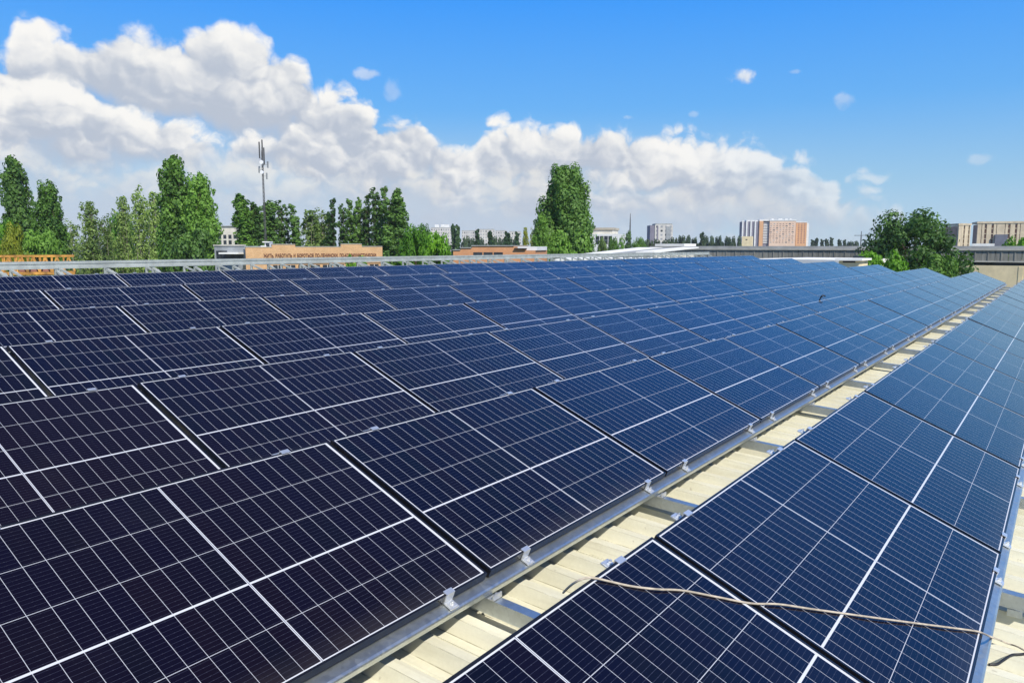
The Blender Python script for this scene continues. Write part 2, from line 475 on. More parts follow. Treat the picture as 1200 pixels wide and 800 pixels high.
def leaf_mat(name, dark, light, yellow=None):
    m = bpy.data.materials.new(name); m.use_nodes = True; nt = m.node_tree
    out = nt.nodes['Material Output']; b = nt.nodes['Principled BSDF']
    tc = nt.nodes.new('ShaderNodeTexCoord'); O = tc.outputs['Object']
    n = vec_noise(nt, O, 0.45, 4, .6); n2 = vec_noise(nt, O, 3.5, 3, .6)
    oi = nt.nodes.new('ShaderNodeObjectInfo')
    f = (n*0.9+n2*0.7-0.30 + (S(nt, oi.outputs['Random'])-0.5)*0.3).smooth(0.22, 0.78)
    c = mixcol(nt, f, dark, light)
    if yellow:
        c = mixcol(nt, vec_noise(nt, O, 0.3, 3, .5).smooth(.50, .62)*0.8, c, yellow)
    nt.links.new(c.s, b.inputs['Base Color']); b.inputs['Roughness'].default_value = 0.55
    b.inputs['Specular IOR Level'].default_value = 0.3
    tr = nt.nodes.new('ShaderNodeBsdfTranslucent')
    br = nt.nodes.new('ShaderNodeMix'); br.data_type = 'RGBA'; br.blend_type = 'MULTIPLY'; br.inputs[0].default_value = 1
    nt.links.new(c.s, br.inputs[6]); br.inputs[7].default_value = (1.2, 1.3, 0.5, 1)
    nt.links.new(br.outputs[2], tr.inputs[0])
    mx = nt.nodes.new('ShaderNodeMixShader'); mx.inputs[0].default_value = 0.36
    nt.links.new(b.outputs[0], mx.inputs[1]); nt.links.new(tr.outputs[0], mx.inputs[2])
    nt.links.new(mx.outputs[0], out.inputs[0])
    return m
M['leaf_dark'] = leaf_mat('dark_poplar_leaves', (0.038, 0.098, 0.025), (0.166, 0.311, 0.064))
M['leaf_mid'] = leaf_mat('mid_green_leaves', (0.049, 0.127, 0.022), (0.217, 0.407, 0.064))
M['leaf_olive'] = leaf_mat('olive_poplar_leaves', (0.089, 0.159, 0.037), (0.330, 0.466, 0.129))
M['leaf_bright'] = leaf_mat('bright_green_leaves', (0.063, 0.182, 0.014), (0.228, 0.482, 0.032))
M['leaf_yellow'] = leaf_mat('yellow_green_leaves', (0.11, 0.18, 0.014), (0.38, 0.40, 0.035))
M['leaf_blue'] = leaf_mat('blue_green_leaves', (0.029, 0.073, 0.027), (0.113, 0.214, 0.068))
M['leaf_far'] = leaf_mat('distant_leaves', (0.044, 0.081, 0.050), (0.109, 0.167, 0.080))

# ---- solar cell glass (local coordinates in metres, x along the panel, y up the slope)
GLX, GLY = 1.756, 1.0816
def cell_mat():
    m, nt, b = new_mat('solar_cells_under_glass')
    tc = nt.nodes.new('ShaderNodeTexCoord')
    sx = nt.nodes.new('ShaderNodeSeparateXYZ'); nt.links.new(tc.outputs['Object'], sx.inputs[0])
    x, y = S(nt, sx.outputs[0]), S(nt, sx.outputs[1])
    oi = nt.nodes.new('ShaderNodeObjectInfo'); rnd = S(nt, oi.outputs['Random'])
    ML, MR, MID = 0.0065, 0.0125, 0.0042
    half = GLX/2
    right = x.gt(half)
    pw = (half-MID-ML)/12
    xl = x-ML; xr = x-(half+MID)
    xx = xl + right*(xr - xl)                      # coordinate inside its half
    pwr = (GLX-MR-half-MID)/12
    pitch = right*(pwr-pw) + pw
    ci = (xx/pitch).floor(); cf = (xx/pitch).fract()
    MB_, MT = 0.0045, 0.0045
    BAR = 0.0037                                      # half width of the broad bar between the strings
    yb = GLY*0.4
    up = y.gt(yb)
    pyl = (yb-BAR-MB_)/2; pyu = (GLY-MT-yb-BAR)/3
    yy0 = y-MB_; yy1 = y-(yb+BAR)
    yy = yy0+up*(yy1-yy0)
    py = up*(pyu-pyl)+pyl
    ri = (yy/py).floor()+up*3.0; rf = (yy/py).fract()
    dx = (cf.min(1.0-cf))*pitch; dy = (rf.min(1.0-rf))*py      # distance from the cell edge
    line = dx.lt(0.00085).max(dy.lt(0.0011))
    margin = x.lt(ML).max(x.gt(GLX-MR)).max(y.lt(MB_)).max(y.gt(GLY-MT))
    mid = (x-half).abs().lt(MID)
    bar = (y-yb).abs().lt(BAR)
    wire = (x-half).abs().lt(0.0016)
    white = margin.max(mid).max(bar)
    # fine wires along the panel, 11 to a cell, with soldering dots
    bf = (rf*11.0).fract()
    bus = (bf-0.5).abs().lt(0.030)
    dots = (bf-0.5).abs().lt(0.075)*((cf*2.0).fract()-0.5).abs().gt(0.44)
    cell = nt.nodes.new('ShaderNodeCombineXYZ')
    nt.links.new((ci+right*20.0).s, cell.inputs[0]); nt.links.new(ri.s, cell.inputs[1]); nt.links.new((rnd*97.0).s, cell.inputs[2])
    wn = nt.nodes.new('ShaderNodeTexWhiteNoise'); wn.noise_dimensions = '3D'; nt.links.new(cell.outputs[0], wn.inputs['Vector'])
    wc = nt.nodes.new('ShaderNodeSeparateColor'); nt.links.new(wn.outputs['Color'], wc.inputs[0])
    c = mixcol(nt, S(nt, wc.outputs[0]), (0.0024, 0.0024, 0.0115), (0.0040, 0.0034, 0.0078))
    c = mixcol(nt, S(nt, wc.outputs[1]).gt(0.75)*0.7, c, (0.0062, 0.0034, 0.0072))
    c = mixcol(nt, S(nt, wc.outputs[2]).gt(0.85)*0.6, c, (0.0030, 0.0050, 0.0078))
    c = mixcol(nt, rnd*0.5, c, (0.0030, 0.0025, 0.015))
    at = nt.nodes.new('ShaderNodeAttribute'); at.attribute_type = 'OBJECT'; at.attribute_name = 'flare_and_tone'
    c = mixcol(nt, S(nt, at.outputs['Fac']), c, (0.010, 0.0052, 0.0058))  # painted brown flare on a few panels, slight random tone on the rest
    c = mixcol(nt, bus*0.30, c, (0.10, 0.11, 0.16))
    c = mixcol(nt, dots*0.06, c, (0.26, 0.27, 0.32))
    shift = nt.nodes.new('ShaderNodeCombineXYZ'); nt.links.new((rnd*37.0).s, shift.inputs[0]); nt.links.new((rnd*11.0).s, shift.inputs[1])
    dust = vec_noise(nt, vadd(nt, tc.outputs['Object'], shift.outputs[0]), 2.0, 6, .65)
    c = mixcol(nt, line, c, (0.50, 0.51, 0.54))
    c = mixcol(nt, white, c, (0.62, 0.63, 0.66))
    c = mixcol(nt, wire, c, (0.16, 0.17, 0.19))
    c = mixcol(nt, (dust.smooth(.5, .85)*0.012 + (1.0-(y/GLY)).smooth(.88, 1.0)*dust*0.075), c, (0.35, 0.31, 0.25))
    nt.links.new(c.s, b.inputs['Base Color'])
    streak = vec_noise(nt, vscale(nt, vadd(nt, tc.outputs['Object'], shift.outputs[0]), (7, .8, 1)), 1.5, 6, .65)
    r = dust*0.07 + streak.smooth(.45, .7)*0.07 + 0.05
    nt.links.new(r.s, b.inputs['Roughness'])
    b.inputs['IOR'].default_value = 1.45
    b.inputs['Specular IOR Level'].default_value = 0.46
    return m
M['cells'] = cell_mat()

# ------------------------------------------------------------------ the setting: ground and the roof with the array
GZ = -8.6
TH = 0.396005; WS = 1.0816; ROW = 1.75653; DZ = 0.111889; LP = 1.804; NFAR = 18
SL = DZ/ROW                                            # pitch of the roof
OFF = {-1: 0.0486, 0: 0.0, 1: -0.0492, 2: -0.1177, 3: -0.1702, 4: -0.1941, 5: -0.2379, 6: -0.28, 7: -0.32}
XF = NFAR*LP

g = MB(); s_ = len(g.v)
g.v += [(-9000, -9000, GZ), (9000, -9000, GZ), (9000, 9000, GZ), (-9000, 9000, GZ)]; g.f.append((0, 1, 2, 3)); g.mi.append(0)
tag(g.build('ground', M['ground']), kind='structure')

def build_hall():
    hall = thing('warehouse_building', 'low warehouse whose cream corrugated metal roof carries the rows of solar panels', 'building', (10, 4, GZ))
    Y0, Y1 = -9.0, 15.4
    X0, X1 = -13.0, XF+0.55
    prof = []
    x = X0; p = 0.220
    zc, zv = -0.205, -0.268
    # crest 62 mm, flank 26 mm, valley the rest, with a small stiffening bead
    while x < X1:
        prof += [(x, zv), (x+0.045, zv), (x+0.050, zv+0.004), (x+0.056, zv+0.004), (x+0.061, zv), (x+0.104, zv),
                 (x+0.130, zc), (x+0.188, zc)]
        x += p
    prof.append((x, zv))
    ys = [Y0, Y1]
    me = bpy.data.meshes.new('roof_sheet')
    v = []
    for yy in ys: v += [(a-10, yy-4, z+SL*yy-GZ) for a, z in prof]
    n = len(prof)
    f = [(i, i+1, n+i+1, n+i) for i in range(n-1)]
    me.from_pydata(v, [], f); me.materials.append(M['roof'])
    o = link_mesh('roof_sheet', me, hall)
    md = o.modifiers.new('thickness', 'SOLIDIFY'); md.thickness = 0.003; md.offset = -1
    # sheet laps: a lip standing a few mm proud on every fifth rib
    lap = MB(); i = 0; x = X0+0.127
    while x < X1-0.3:
        if i % 5 == 2:
            lap.quad_solid([(x-10+.058, Y0-4, zc+SL*Y0-GZ+.001), (x-10+.0645, Y0-4, zc+SL*Y0-GZ-.006), (x-10+.0645, Y1-4, zc+SL*Y1-GZ-.006), (x-10+.058, Y1-4, zc+SL*Y1-GZ+.001),
                            (x-10+.058, Y0-4, zc+SL*Y0-GZ+.005), (x-10+.070, Y0-4, zc+SL*Y0-GZ-.006), (x-10+.070, Y1-4, zc+SL*Y1-GZ-.006), (x-10+.058, Y1-4, zc+SL*Y1-GZ+.005)])
        x += p; i += 1
    lap.build('sheet_lap', M['roof'], hall)
    # screws in the valleys
    sc = MB(); i = 0; x = X0+0.081
    while x < 14:
        for yy in np.arange(-2.55, 0.6, 0.55):
            z = zv+SL*yy-GZ
            sc.tube([(x-10, yy-4, z-.002), (x-10, yy-4, z+.007)], 0.007, 6)
        x += p*2
    tag(sc.build('roof_screw', M['zinc'], hall), kind='stuff')
    w = MB()
    w.box(X0+.2-10, X1-.25-10, Y0+.2-4, Y1-.2-4, 0, -0.30+SL*Y0-GZ)
    w.build('wall', M['cream_wall'], hall)
    for xa, xb in ((X0+.2, X0+.5), (X1-.5, X1-.25)):
        gb = MB()   # sloping top of the gable walls under the sheet
        gb.quad_solid([(xa-10, Y0+.2-4, -.30+SL*Y0-GZ), (xb-10, Y0+.2-4, -.30+SL*Y0-GZ), (xb-10, Y1-.2-4, -.30+SL*Y0-GZ), (xa-10, Y1-.2-4, -.30+SL*Y0-GZ),
                       (xa-10, Y0+.2-4, -.25+SL*Y0-GZ), (xb-10, Y0+.2-4, -.25+SL*Y0-GZ), (xb-10, Y1-.2-4, -.25+SL*Y1-GZ), (xa-10, Y1-.2-4, -.25+SL*Y1-GZ)])
        gb.build('gable', M['cream_wall'], hall)
    for xa in (X1-.02, X0-.10):
        tr = MB()   # edge flashing along the gables
        tr.quad_solid([(xa-10, Y0-4, zv-.16+SL*Y0-GZ), (xa+.12-10, Y0-4, zv-.16+SL*Y0-GZ), (xa+.12-10, Y1-4, zv-.16+SL*Y1-GZ), (xa-10, Y1-4, zv-.16+SL*Y1-GZ),
                       (xa-10, Y0-4, zc+.01+SL*Y0-GZ), (xa+.12-10, Y0-4, zc+.01+SL*Y0-GZ), (xa+.12-10, Y1-4, zc+.01+SL*Y1-GZ), (xa-10, Y1-4, zc+.01+SL*Y1-GZ)])
        tr.build('edge_flashing', M['roof'], hall)
build_hall()

def build_haze():
    m = bpy.data.materials.new('air_haze'); m.use_nodes = True; nt = m.node_tree
    nt.nodes.remove(nt.nodes['Principled BSDF'])
    v = nt.nodes.new('ShaderNodeVolumePrincipled')
    v.inputs['Color'].default_value = (0.86, 0.92, 1.0, 1); v.inputs['Density'].default_value = 0.00013
    nt.links.new(v.outputs[0], nt.nodes['Material Output'].inputs['Volume'])
    c = bg(600, 289, 500)
    tag(MB().box(-300, 1500, -500, 1500, GZ-1, 62).build('haze', m), kind='stuff')
HAZE = True

# ------------------------------------------------------------------ solar panels
def panel_meshes():
    fr = MB(); W0 = 0.010; Ht = 0.035
    X, Y = GLX, GLY
    # top lip bars, long ones full length, short ones butted between; then the tub below
    fr.box(-W0, X+W0, -W0, -.0003, -Ht, 0.0015); fr.box(-W0, X+W0, Y+.0003, Y+W0, -Ht, 0.0015)
    fr.box(-W0, -.0003, -.0003, Y+.0003, -Ht, 0.0015); fr.box(X+.0003, X+W0, -.0003, Y+.0003, -Ht, 0.0015)
    gl = MB(); gl.box(0, X, 0, Y, -0.005, 0)
    return fr.mesh('frame', M['black_frame']), gl.mesh('cell_glass', M['cells'])
FRAME_ME, GLASS_ME = panel_meshes()

def in_frame(P):
    d = np.array(P)-CAM; z = d@FW
    if z < 0.15: return None
    return 600+F_PX*(d@RT)/z, 400-F_PX*(d@UP)/z

def panel_seen(x0, y0, z0):
    """Is any piece of this panel inside the picture?"""
    for a in np.linspace(0, 1, 13):
        for b in np.linspace(0, 1, 9):
            p = in_frame((x0+a*1.76, y0+b*WS*math.cos(TH), z0+b*WS*math.sin(TH)))
            if p and -6 < p[0] < 1206 and -6 < p[1] < 806: return True
    return False

ORD = ['nearest', 'second nearest', 'third nearest', 'fourth nearest', 'fifth nearest', 'sixth nearest', 'seventh nearest', 'eighth nearest', 'ninth nearest', 'tenth nearest']
FAR = [o.replace('nearest', 'farthest') for o in ORD]
ROWTXT = {-1: 'of the row right of the walkway', 0: 'of the row edging the walkway on its left',
          1: 'of the second row left of the walkway', 2: 'of the third row left of the walkway',
          3: 'of the fourth row left of the walkway', 4: 'of the fifth row, second before the bare racks',
          5: 'of the rearmost row, just before the bare racks'}
rng = random.Random(4)
# brown flare and reflection cast painted into the cells of some near panels
FLARE_CAST = {(0, -2): .6, (0, -1): .3, (1, -1): .5, (1, 0): .2, (2, -1): .25, (-1, 0): .2}
proto = None
for r in range(-1, 6):
    y0 = -1.75976 if r == -1 else r*ROW
    z0 = r*DZ
    cols = [u for u in range(-4, NFAR) if panel_seen(OFF[r]+u*LP+0.024, y0, z0)]
    extra = [u for u in (cols[0]-1,)]
    n = len(cols)
    for u in extra+cols:
        x0 = OFF[r]+u*LP+0.024
        # small fitting tolerances so that the sheets do not mirror as one plane
        rot = (TH+rng.gauss(0, .0022), rng.gauss(0, .0007), rng.gauss(0, .0004))
        if u in extra:
            lab = f'panel outside the near picture edge {ROWTXT[r]}'.replace(', second before the bare racks', '').replace(', just before the bare racks', '')
        else:
            k = cols.index(u)
            lab = (f'{ORD[k]} dark navy solar panel {ROWTXT[r]}' if k < (n+1)//2 else f'{FAR[n-1-k]} blue solar panel {ROWTXT[r]}')
        if proto is None:
            proto = thing('solar_panel', lab, 'solar panel', group='solar panels on the roof racks')
            link_mesh('frame', FRAME_ME, proto); link_mesh('cell_glass', GLASS_ME, proto)
            o = proto
        else:
            o = copy_tree(proto); o['label'] = lab
        o.location = (x0, y0, z0); o.rotation_euler = rot
        o.children[1 if 'glass' in o.children[1].name else 0]['flare_and_tone'] = FLARE_CAST.get((r, u), rng.uniform(0, .12))

# ------------------------------------------------------------------ mounting racks, one per row
BARS = [-0.02+1.655*k for k in range(-6, 20)]
CT, ST = math.cos(TH), math.sin(TH)
YT, ZT = GLY*CT, GLY*ST                                # top edge of a row

def channel(mb, X0, X1, v, n, depth, h, flip=1, t=0.004):
    """Cold rolled C-channel fixed in the tilt of the panels: flange, rounded nose, lip; profile along the slope (v) and its normal (n)."""
    pr = [(0, 0), (-depth*.84, 0), (-depth*.96, -.003), (-depth, -.009), (-depth, -h), (-depth+.012, -h), (-depth+.012, -h+t),
          (-depth+t, -h+t), (-depth+t, -.010), (-depth*.95+t, -t-.003), (-depth*.84, -t), (0, -t)]
    A = R(22)*flip                       # the rail leans less than the panels
    y0, z0 = v*CT-n*ST, v*ST+n*CT
    def fn(tt, p, q):
        return (tt, y0+flip*p*math.cos(A)-q*math.sin(A), z0+flip*p*math.sin(A)+q*math.cos(A))
    mb.prism(pr, X0, X1, fn)

def clamp_mesh():
    c = MB()
    # base plate on the rail flange, upright, hook over the panel frame, bolt
    c.box(-.024, .024, -.052, -.006, 0, .005)
    c.box(-.024, .024, -.0105, -.0055, .005, .050)
    c.box(-.024, .024, -.0055, .014, .0462, .050)
    c.box(-.020, .020, -.044, -.014, .005, .009)
    c.tube([(0, -.030, .009), (0, -.030, .017)], .0085, 6)
    c.tube([(0, -.030, .017), (0, -.030, .025)], .0045, 6)
    return c.mesh('clamp', M['alu'])
CLAMP_ME = clamp_mesh()

RACKTXT = {-1: 'galvanised mounting rack carrying the panel row right of the walkway',
           0: 'galvanised mounting rack with its blue-reflecting edge rail along the left of the walkway',
           1: 'galvanised rack under the second panel row left of the walkway',
           2: 'galvanised rack under the third panel row left of the walkway',
           3: 'galvanised rack under the fourth panel row left of the walkway',
           4: 'galvanised rack under the fifth panel row left of the walkway',
           5: 'galvanised rack under the rearmost row of panels',
           6: 'bare galvanised rack without panels directly behind the rearmost panel row',
           7: 'bare galvanised rack at the very back, its rail topmost against the trees'}

def build_rack(r):
    y0 = -1.75976 if r == -1 else r*ROW
    z0 = r*DZ
    rack = thing('mounting_rack', RACKTXT[r], 'mounting rack', (0, y0, z0), group='mounting racks on the roof')
    X0, X1 = -9.0, XF+0.10
    if r in (6, 7): X1 = XF-1.0
    # front rail in lengths with a narrow joint at every third cross bar
    fr = MB()
    cuts = [X0]+[b+.03 for b in BARS[2::3] if X0+1 < b < X1-1]+[X1]
    for a, b in zip(cuts, cuts[1:]): channel(fr, a+.0015, b-.0015, .014, -.046, .076, .034)
    front = fr.build('front_rail', M['zinc'], rack)
    br = MB()
    for a, b in zip(cuts, cuts[1:]):
        if r < 6: channel(br, a+.0015, b-.0015, GLY-.012, -.044, .066, .032, flip=-1)
        else:     # the empty racks turn a deep two-lipped channel to the camera
            zz = ZT+(.055 if r == 6 else -.085)
            pr = [(0, 0), (.05, 0), (.05, -.004), (.004, -.004), (.004, -.040), (.016, -.047), (.016, -.075), (.004, -.082), (.004, -.116), (.05, -.116), (.05, -.12), (0, -.12),
                  (0, -.084), (.012, -.077), (.012, -.045), (0, -.038)]
            br.prism(pr, a+.0015, b-.0015, lambda tt, p, q: (tt, YT-.03+p, zz+q))
    back = br.build('back_rail', M['zinc'] if r < 6 else M['zinc_dull'], rack)
    # joint plates on the front rail where lengths meet
    jp = MB()
    for c in cuts[1:-1]: jp.obox((0, .0309, -.0365), (1, 0, 0), (0, math.cos(R(22)), math.sin(R(22))), (0, -math.sin(R(22)), math.cos(R(22))), c-.055, c+.055, -.0785, -.0763, -.031, -.011)
    jp.build('joint_plate', M['zinc_pale'], front)
    # triangular legs
    legs = BARS if r < 6 else sorted(BARS+[b+.8275 for b in BARS])
    top = ZT-.0615 if r < 6 else (ZT-.068 if r == 6 else ZT-.208)
    for b in legs:
        if not X0 < b < X1: continue
        mt = M['zinc_pale'] if r < 6 else M['zinc_dull']
        p = MB(); p.box(b-.022, b+.022, YT+.010-(.03 if r > 5 else 0), YT+.050-(.03 if r > 5 else 0), -.09+SL*YT, top)
        link_mesh('post', p.mesh('post', mt), rack)
        q = MB(); q.beam((b+.001, .045, -.088+.03), (b+.001, YT-.04, top-.03), .045, .028, up=(0, -ST, CT))
        link_mesh('sloping_strut', q.mesh('sloping_strut', mt), rack)
        if r >= 6:
            q = MB(); q.beam((b+.060, .35, -.088+SL*.2), (b+.060, YT-.04, top-.05), .03, .02)
            link_mesh('brace', q.mesh('brace', mt), rack)
    # clamps
    if r in (-1, 0):
        for u in range(-3, NFAR):
            for e in (.28, LP-.26):
                x = OFF[r]+u*LP+e
                c = link_mesh('clamp', CLAMP_ME, front, (x, .0098, -.0402))
                c.rotation_euler = (R(22), 0, rng.gauss(0, .03))
    if r < 6:
        for u in range(-3, NFAR):
            for e in (.31, LP-.27):
                x = OFF[r]+u*LP+e
                c = link_mesh('clamp', CLAMP_ME, back, (x, (GLY+.008)*CT+.0435*ST, (GLY+.008)*ST-.0435*CT))
                c.rotation_euler = (-TH, 0, math.pi+rng.gauss(0, .03))
    return rack
for r in range(-1, 8): build_rack(r)

# cross bars that run down the roof under every row
def bar_mesh(L):
    m = MB()
    # open channel: web with two flanges and inner groove, profile in x-z, running along +y and sloping with the roof
    pr = [(-.026, -.068), (.026, -.068), (.026, -.062), (-.020, -.062), (-.020, -.040), (-.012, -.040), (-.012, -.028), (-.020, -.028),
          (-.020, -.006), (.026, -.006), (.026, 0), (-.026, 0)]
    m.prism(pr, 0, L, lambda t, p, q: (p, t, q+SL*t))
    return m.mesh('channel', M['zinc'])
BAR_FRONT = bar_mesh(2.0); BAR_LONG = bar_mesh(18.05)
foot = MB(); foot.box(-.03, .03, -.03, .03, -.103, -.0695); FOOT_ME = foot.mesh('foot', M['zinc'])
bolt = MB(); bolt.box(-.030, .030, -.030, -.004, -.0005+.001, .006); bolt.box(-.030, .030, -.036, -.030, .001, .024); bolt.tube([(0.016, -.018, .006), (0.016, -.018, .016)], .008, 6); BOLT_ME = bolt.mesh('end_bracket', M['alu'])
seen = [b for b in BARS if -1 < b < XF]
for i, b in enumerate(BARS):
    k = seen.index(b) if b in seen else None
    if k is None: lab = 'galvanised cross bar under the panels outside the lower left picture edge'
    else:
        lab = (f'{ORD[k]} galvanised cross bar bridging the roof walkway' if k < 10 else f'{FAR[len(seen)-1-k]} galvanised cross bar bridging the roof walkway')
    o = thing('cross_bar', lab, 'cross bar', (b, -3.95, -.1005+SL*-3.95), group='cross bars on the roof sheet')
    link_mesh('channel', BAR_LONG, o)
    for t in (0.6, 2.1, 3.5, 4.1, 5.7, 9.2, 13.0, 16.4):
        link_mesh('foot', FOOT_ME, o, (0, t, SL*t))
    link_mesh('end_bracket', BOLT_ME, o, (-.001, 3.95-.036, SL*(3.95-.036)+.0005))

# ------------------------------------------------------------------ cables
def strip_point(x, y, off=0.006):
    """Point on the plane of the right-hand row seen at x, y of the photo."""
    d = FW + RT*(x-600)/F_PX - UP*(y-400)/F_PX
    n = np.array([0, -ST, CT]); P0 = np.array([0, -1.75976, -DZ])+n*off
    return CAM+d*((n@(P0-CAM))/(n@d))
def roof_point(x, y, z):
    d = FW + RT*(x-600)/F_PX - UP*(y-400)/F_PX
    t = (z+SL*CAM[1]-CAM[2])/(d[2]-SL*d[1])
    return CAM+d*t
def spline(pts, n=10):
    pts = [np.array(p, float) for p in pts]; out = []
    for i in range(len(pts)-1):
        p0, p1, p2, p3 = pts[max(i-1, 0)], pts[i], pts[i+1], pts[min(i+2, len(pts)-1)]
        for k in range(n):
            t = k/n
            out.append(.5*((2*p1)+(-p0+p2)*t+(2*p0-5*p1+4*p2-p3)*t*t+(-p0+3*p1-3*p2+p3)*t**3))
    out.append(pts[-1]); return out
a0 = strip_point(690, 676.5)
cab = [strip_point(660, 694, -.16), strip_point(666, 688, -.075), strip_point(673, 682.5, -.022), strip_point(681, 678.5, .004)]
cab += [strip_point(x, y, o) for x, y, o in ((690, 676.5, .012), (700, 677.5, .010), (715, 681, .007), (740, 686.5, .006), (770, 690, .009), (800, 691.5, .006), (840, 699, .007), (880, 706.5, .006), (912, 707.5, .008),
        (950, 713, .006), (990, 718.5, .006), (1030, 724, .009), (1075, 730, .006), (1110, 734.5, .008), (1140, 738.5, .006), (1149, 740.5, .007))]
e = cab[-1]
cab += [e+np.array([.006, -.045, -.012]), roof_point(1163, 746, -.12), roof_point(1180, 753, -.201), roof_point(1192, 757, -.199), roof_point(1208, 764, -.199), roof_point(1250, 772, -.199)]
cm = MB(); cm.tube(spline(cab, 9), 0.0039, 8)
tag(cm.build('power_cable', M['cable_tan'], smooth=True), 'cream cable lying slack across the panels of the right-hand row', 'cable')
cm = MB(); cm.tube(spline([roof_point(x, y, -.198) for x, y in ((1159, 778), (1168, 778), (1176, 773), (1186, 767), (1198, 766), (1225, 762), (1260, 768))], 8), 0.0055, 8)
tag(cm.build('loose_cable', M['cable_black'], smooth=True), 'short dark cable lying loose on the cream roof at lower right', 'cable')

def loop_cable(px, py, r, name, label, h):
    d = FW + RT*(px-600)/F_PX - UP*(py-400)/F_PX
    # rises from the upper edge of row r
    n = np.array([0, -ST, CT]); P0 = np.array([0, r*ROW, r*DZ])
    P = CAM+d*((n@(P0-CAM))/(n@d))
    m = MB()
    m.tube(spline([P+np.array([0, .03, -.06]), P+np.array([.02, 0, .05]), P+np.array([-.0, -.02, h*.6]), P+RT*.03+np.array([0, 0, h]), P+RT*.07+np.array([0, 0, h*.9]), P+RT*.09+np.array([0, 0, h*.6])], 8), .013, 8)
    tag(m.build(name, M['cable_black'], smooth=True), label, 'cable')
loop_cable(962, 350, 1, 'cable_loop', 'small black cable end curling up between far panels, right of centre', .07)
loop_cable(775, 325, 4, 'cable_loop', 'tiny black cable end on the blue panels below the long grey building', .06)

# ------------------------------------------------------------------ background placement
def bg(x, y, D):
    """World point at depth D metres along the view axis, seen at x, y of the photo."""
    d = FW + RT*(x-600)/F_PX - UP*(y-400)/F_PX
    return CAM + d*(D/(d@FH))
def bx(x, D): p = bg(x, 289, D); return p[0], p[1]
def bz(y, D, x=600): return bg(x, y, D)[2]

class Block:
    """A building whose front runs from photo column xa (depth Da) to xb (depth Db); local x along the front, y into it, z up from the ground."""
    def __init__(self, xa, Da, xb, Db, name, label, cat='building', group=None):
        a, b = np.array(bx(xa, Da)), np.array(bx(xb, Db))
        self.L = np.linalg.norm(b-a); self.xa, self.xb, self.Da, self.Db = xa, xb, Da, Db
        self.rot = math.atan2(*(b-a)[::-1])
        self.o = thing(name, label, cat, (a[0], a[1], GZ), (0, 0, self.rot), group)
        self.a, self.d = a, (b-a)/self.L
    def u(self, px):
        """Local x where photo column px meets the front."""
        dd = FW + RT*(px-600)/F_PX - UP*(289-400)/F_PX
        v = dd[:2]; A = np.array([[self.d[0], -v[0]], [self.d[1], -v[1]]])
        return np.linalg.solve(A, CAM[:2]-self.a)[0]
    def z(self, py, px=None):
        px = self.xa if px is None else px
        w = self.a+self.d*self.u(px); D = (np.array([*w, 0])-np.array([CAM[0], CAM[1], 0]))@FH
        return bz(py, D, px)-GZ
    def box(self, name, x0, x1, y0, y1, z0, z1, m, bevel=0):
        return MB().box(x0, x1, y0, y1, z0, z1).build(name, m, self.o, bevel=bevel)
    def windows(self, xs, zs, w, h, m=None, y=-0.03, name='window', frame=None):
        for x in xs:
            for z in zs:
                fm = MB(); fm.box(x-w/2, x+w/2, y, .05, z-h/2, z+h/2)
                link_mesh(name, fm.mesh(name, m or M['glass_dark']), self.o)

# --- the long grey building behind the array (front parallel to the end of the rows)
def long_grey():
    X0 = 118.0
    # columns where the wall plane x = X0 is met
    def yat(px):
        dd = FW + RT*(px-600)/F_PX; dd = dd/dd[0]
        return CAM[1]+dd[1]*(X0-CAM[0])
    yl, yr = yat(757), yat(1290)
    o = thing('industrial_hall', 'long low hall with stained grey ribbed parapet and cream wall, right of centre', 'building', (X0, (yl+yr)/2, GZ))
    yc = (yl+yr)/2; H = 1.39-GZ
    Y = lambda v: v-yc
    zt = H-.15
    # depth per px ~ at right 98 m -> .11 m ; parapet ribs
    p = MB()
    k = yr
    while k < yl-0.01:
        k2 = min(k+1.5, yl)
        p.box(0, 0.5, Y(k), Y(k2)-0.05, zt-1.75, zt-.38)
        k = k2
    p.build('parapet', M['ribbed'], o)
    r = MB()
    k = yr+.75
    while k < yl: r.box(-.07, -.003, Y(k)-.06, Y(k)+.06, zt-1.7, zt-.4); k += 1.5
    tag(r.build('parapet_rib', M['ribbed'], o), kind='stuff')
    MB().box(-.18, .62, Y(yr), Y(yl), zt-.377, zt-.12).build('coping', M['concrete_pale'], o)
    MB().box(.63, 26, Y(yr), Y(yl), zt-.9, zt+.22).build('roof', M['grey_roof'], o)
    MB().box(-.12, .55, Y(yr), Y(yl), zt-1.93, zt-1.755).build('lower_coping', M['concrete_pale'], o)
    MB().box(.45, .6, Y(yr), Y(yl), zt-2.35, zt-1.935).build('clerestory_window', M['glass_dark'], o)
    MB().box(-.05, .7, Y(yr), Y(yat(985)), 0, zt-2.36).build('wall', M['cream_wall'], o)
    MB().box(.1, .7, Y(yat(985))+.01, Y(yl), 0, zt-2.36).build('wall', M['grey_paint'], o)
    # pale upstand at the left end of the roof
    MB().box(1.0, 6, Y(yat(796)), Y(yat(762)), zt+.225, zt+.62).build('upstand', M['white_roof'], o)
    # vertical joints and pilasters of the cream wall
    j = MB(); k = yr+3
    while k < yat(985): j.box(-.10, -.053, Y(k)-.25, Y(k)+.25, 0, zt-2.45); k += 6
    j.build('pilaster', M['cream_wall'], o)
M['concrete_pale'] = mat('pale_concrete', (0.50, 0.48, 0.42), 0.9, 0, 0.1, 0.7)
long_grey()

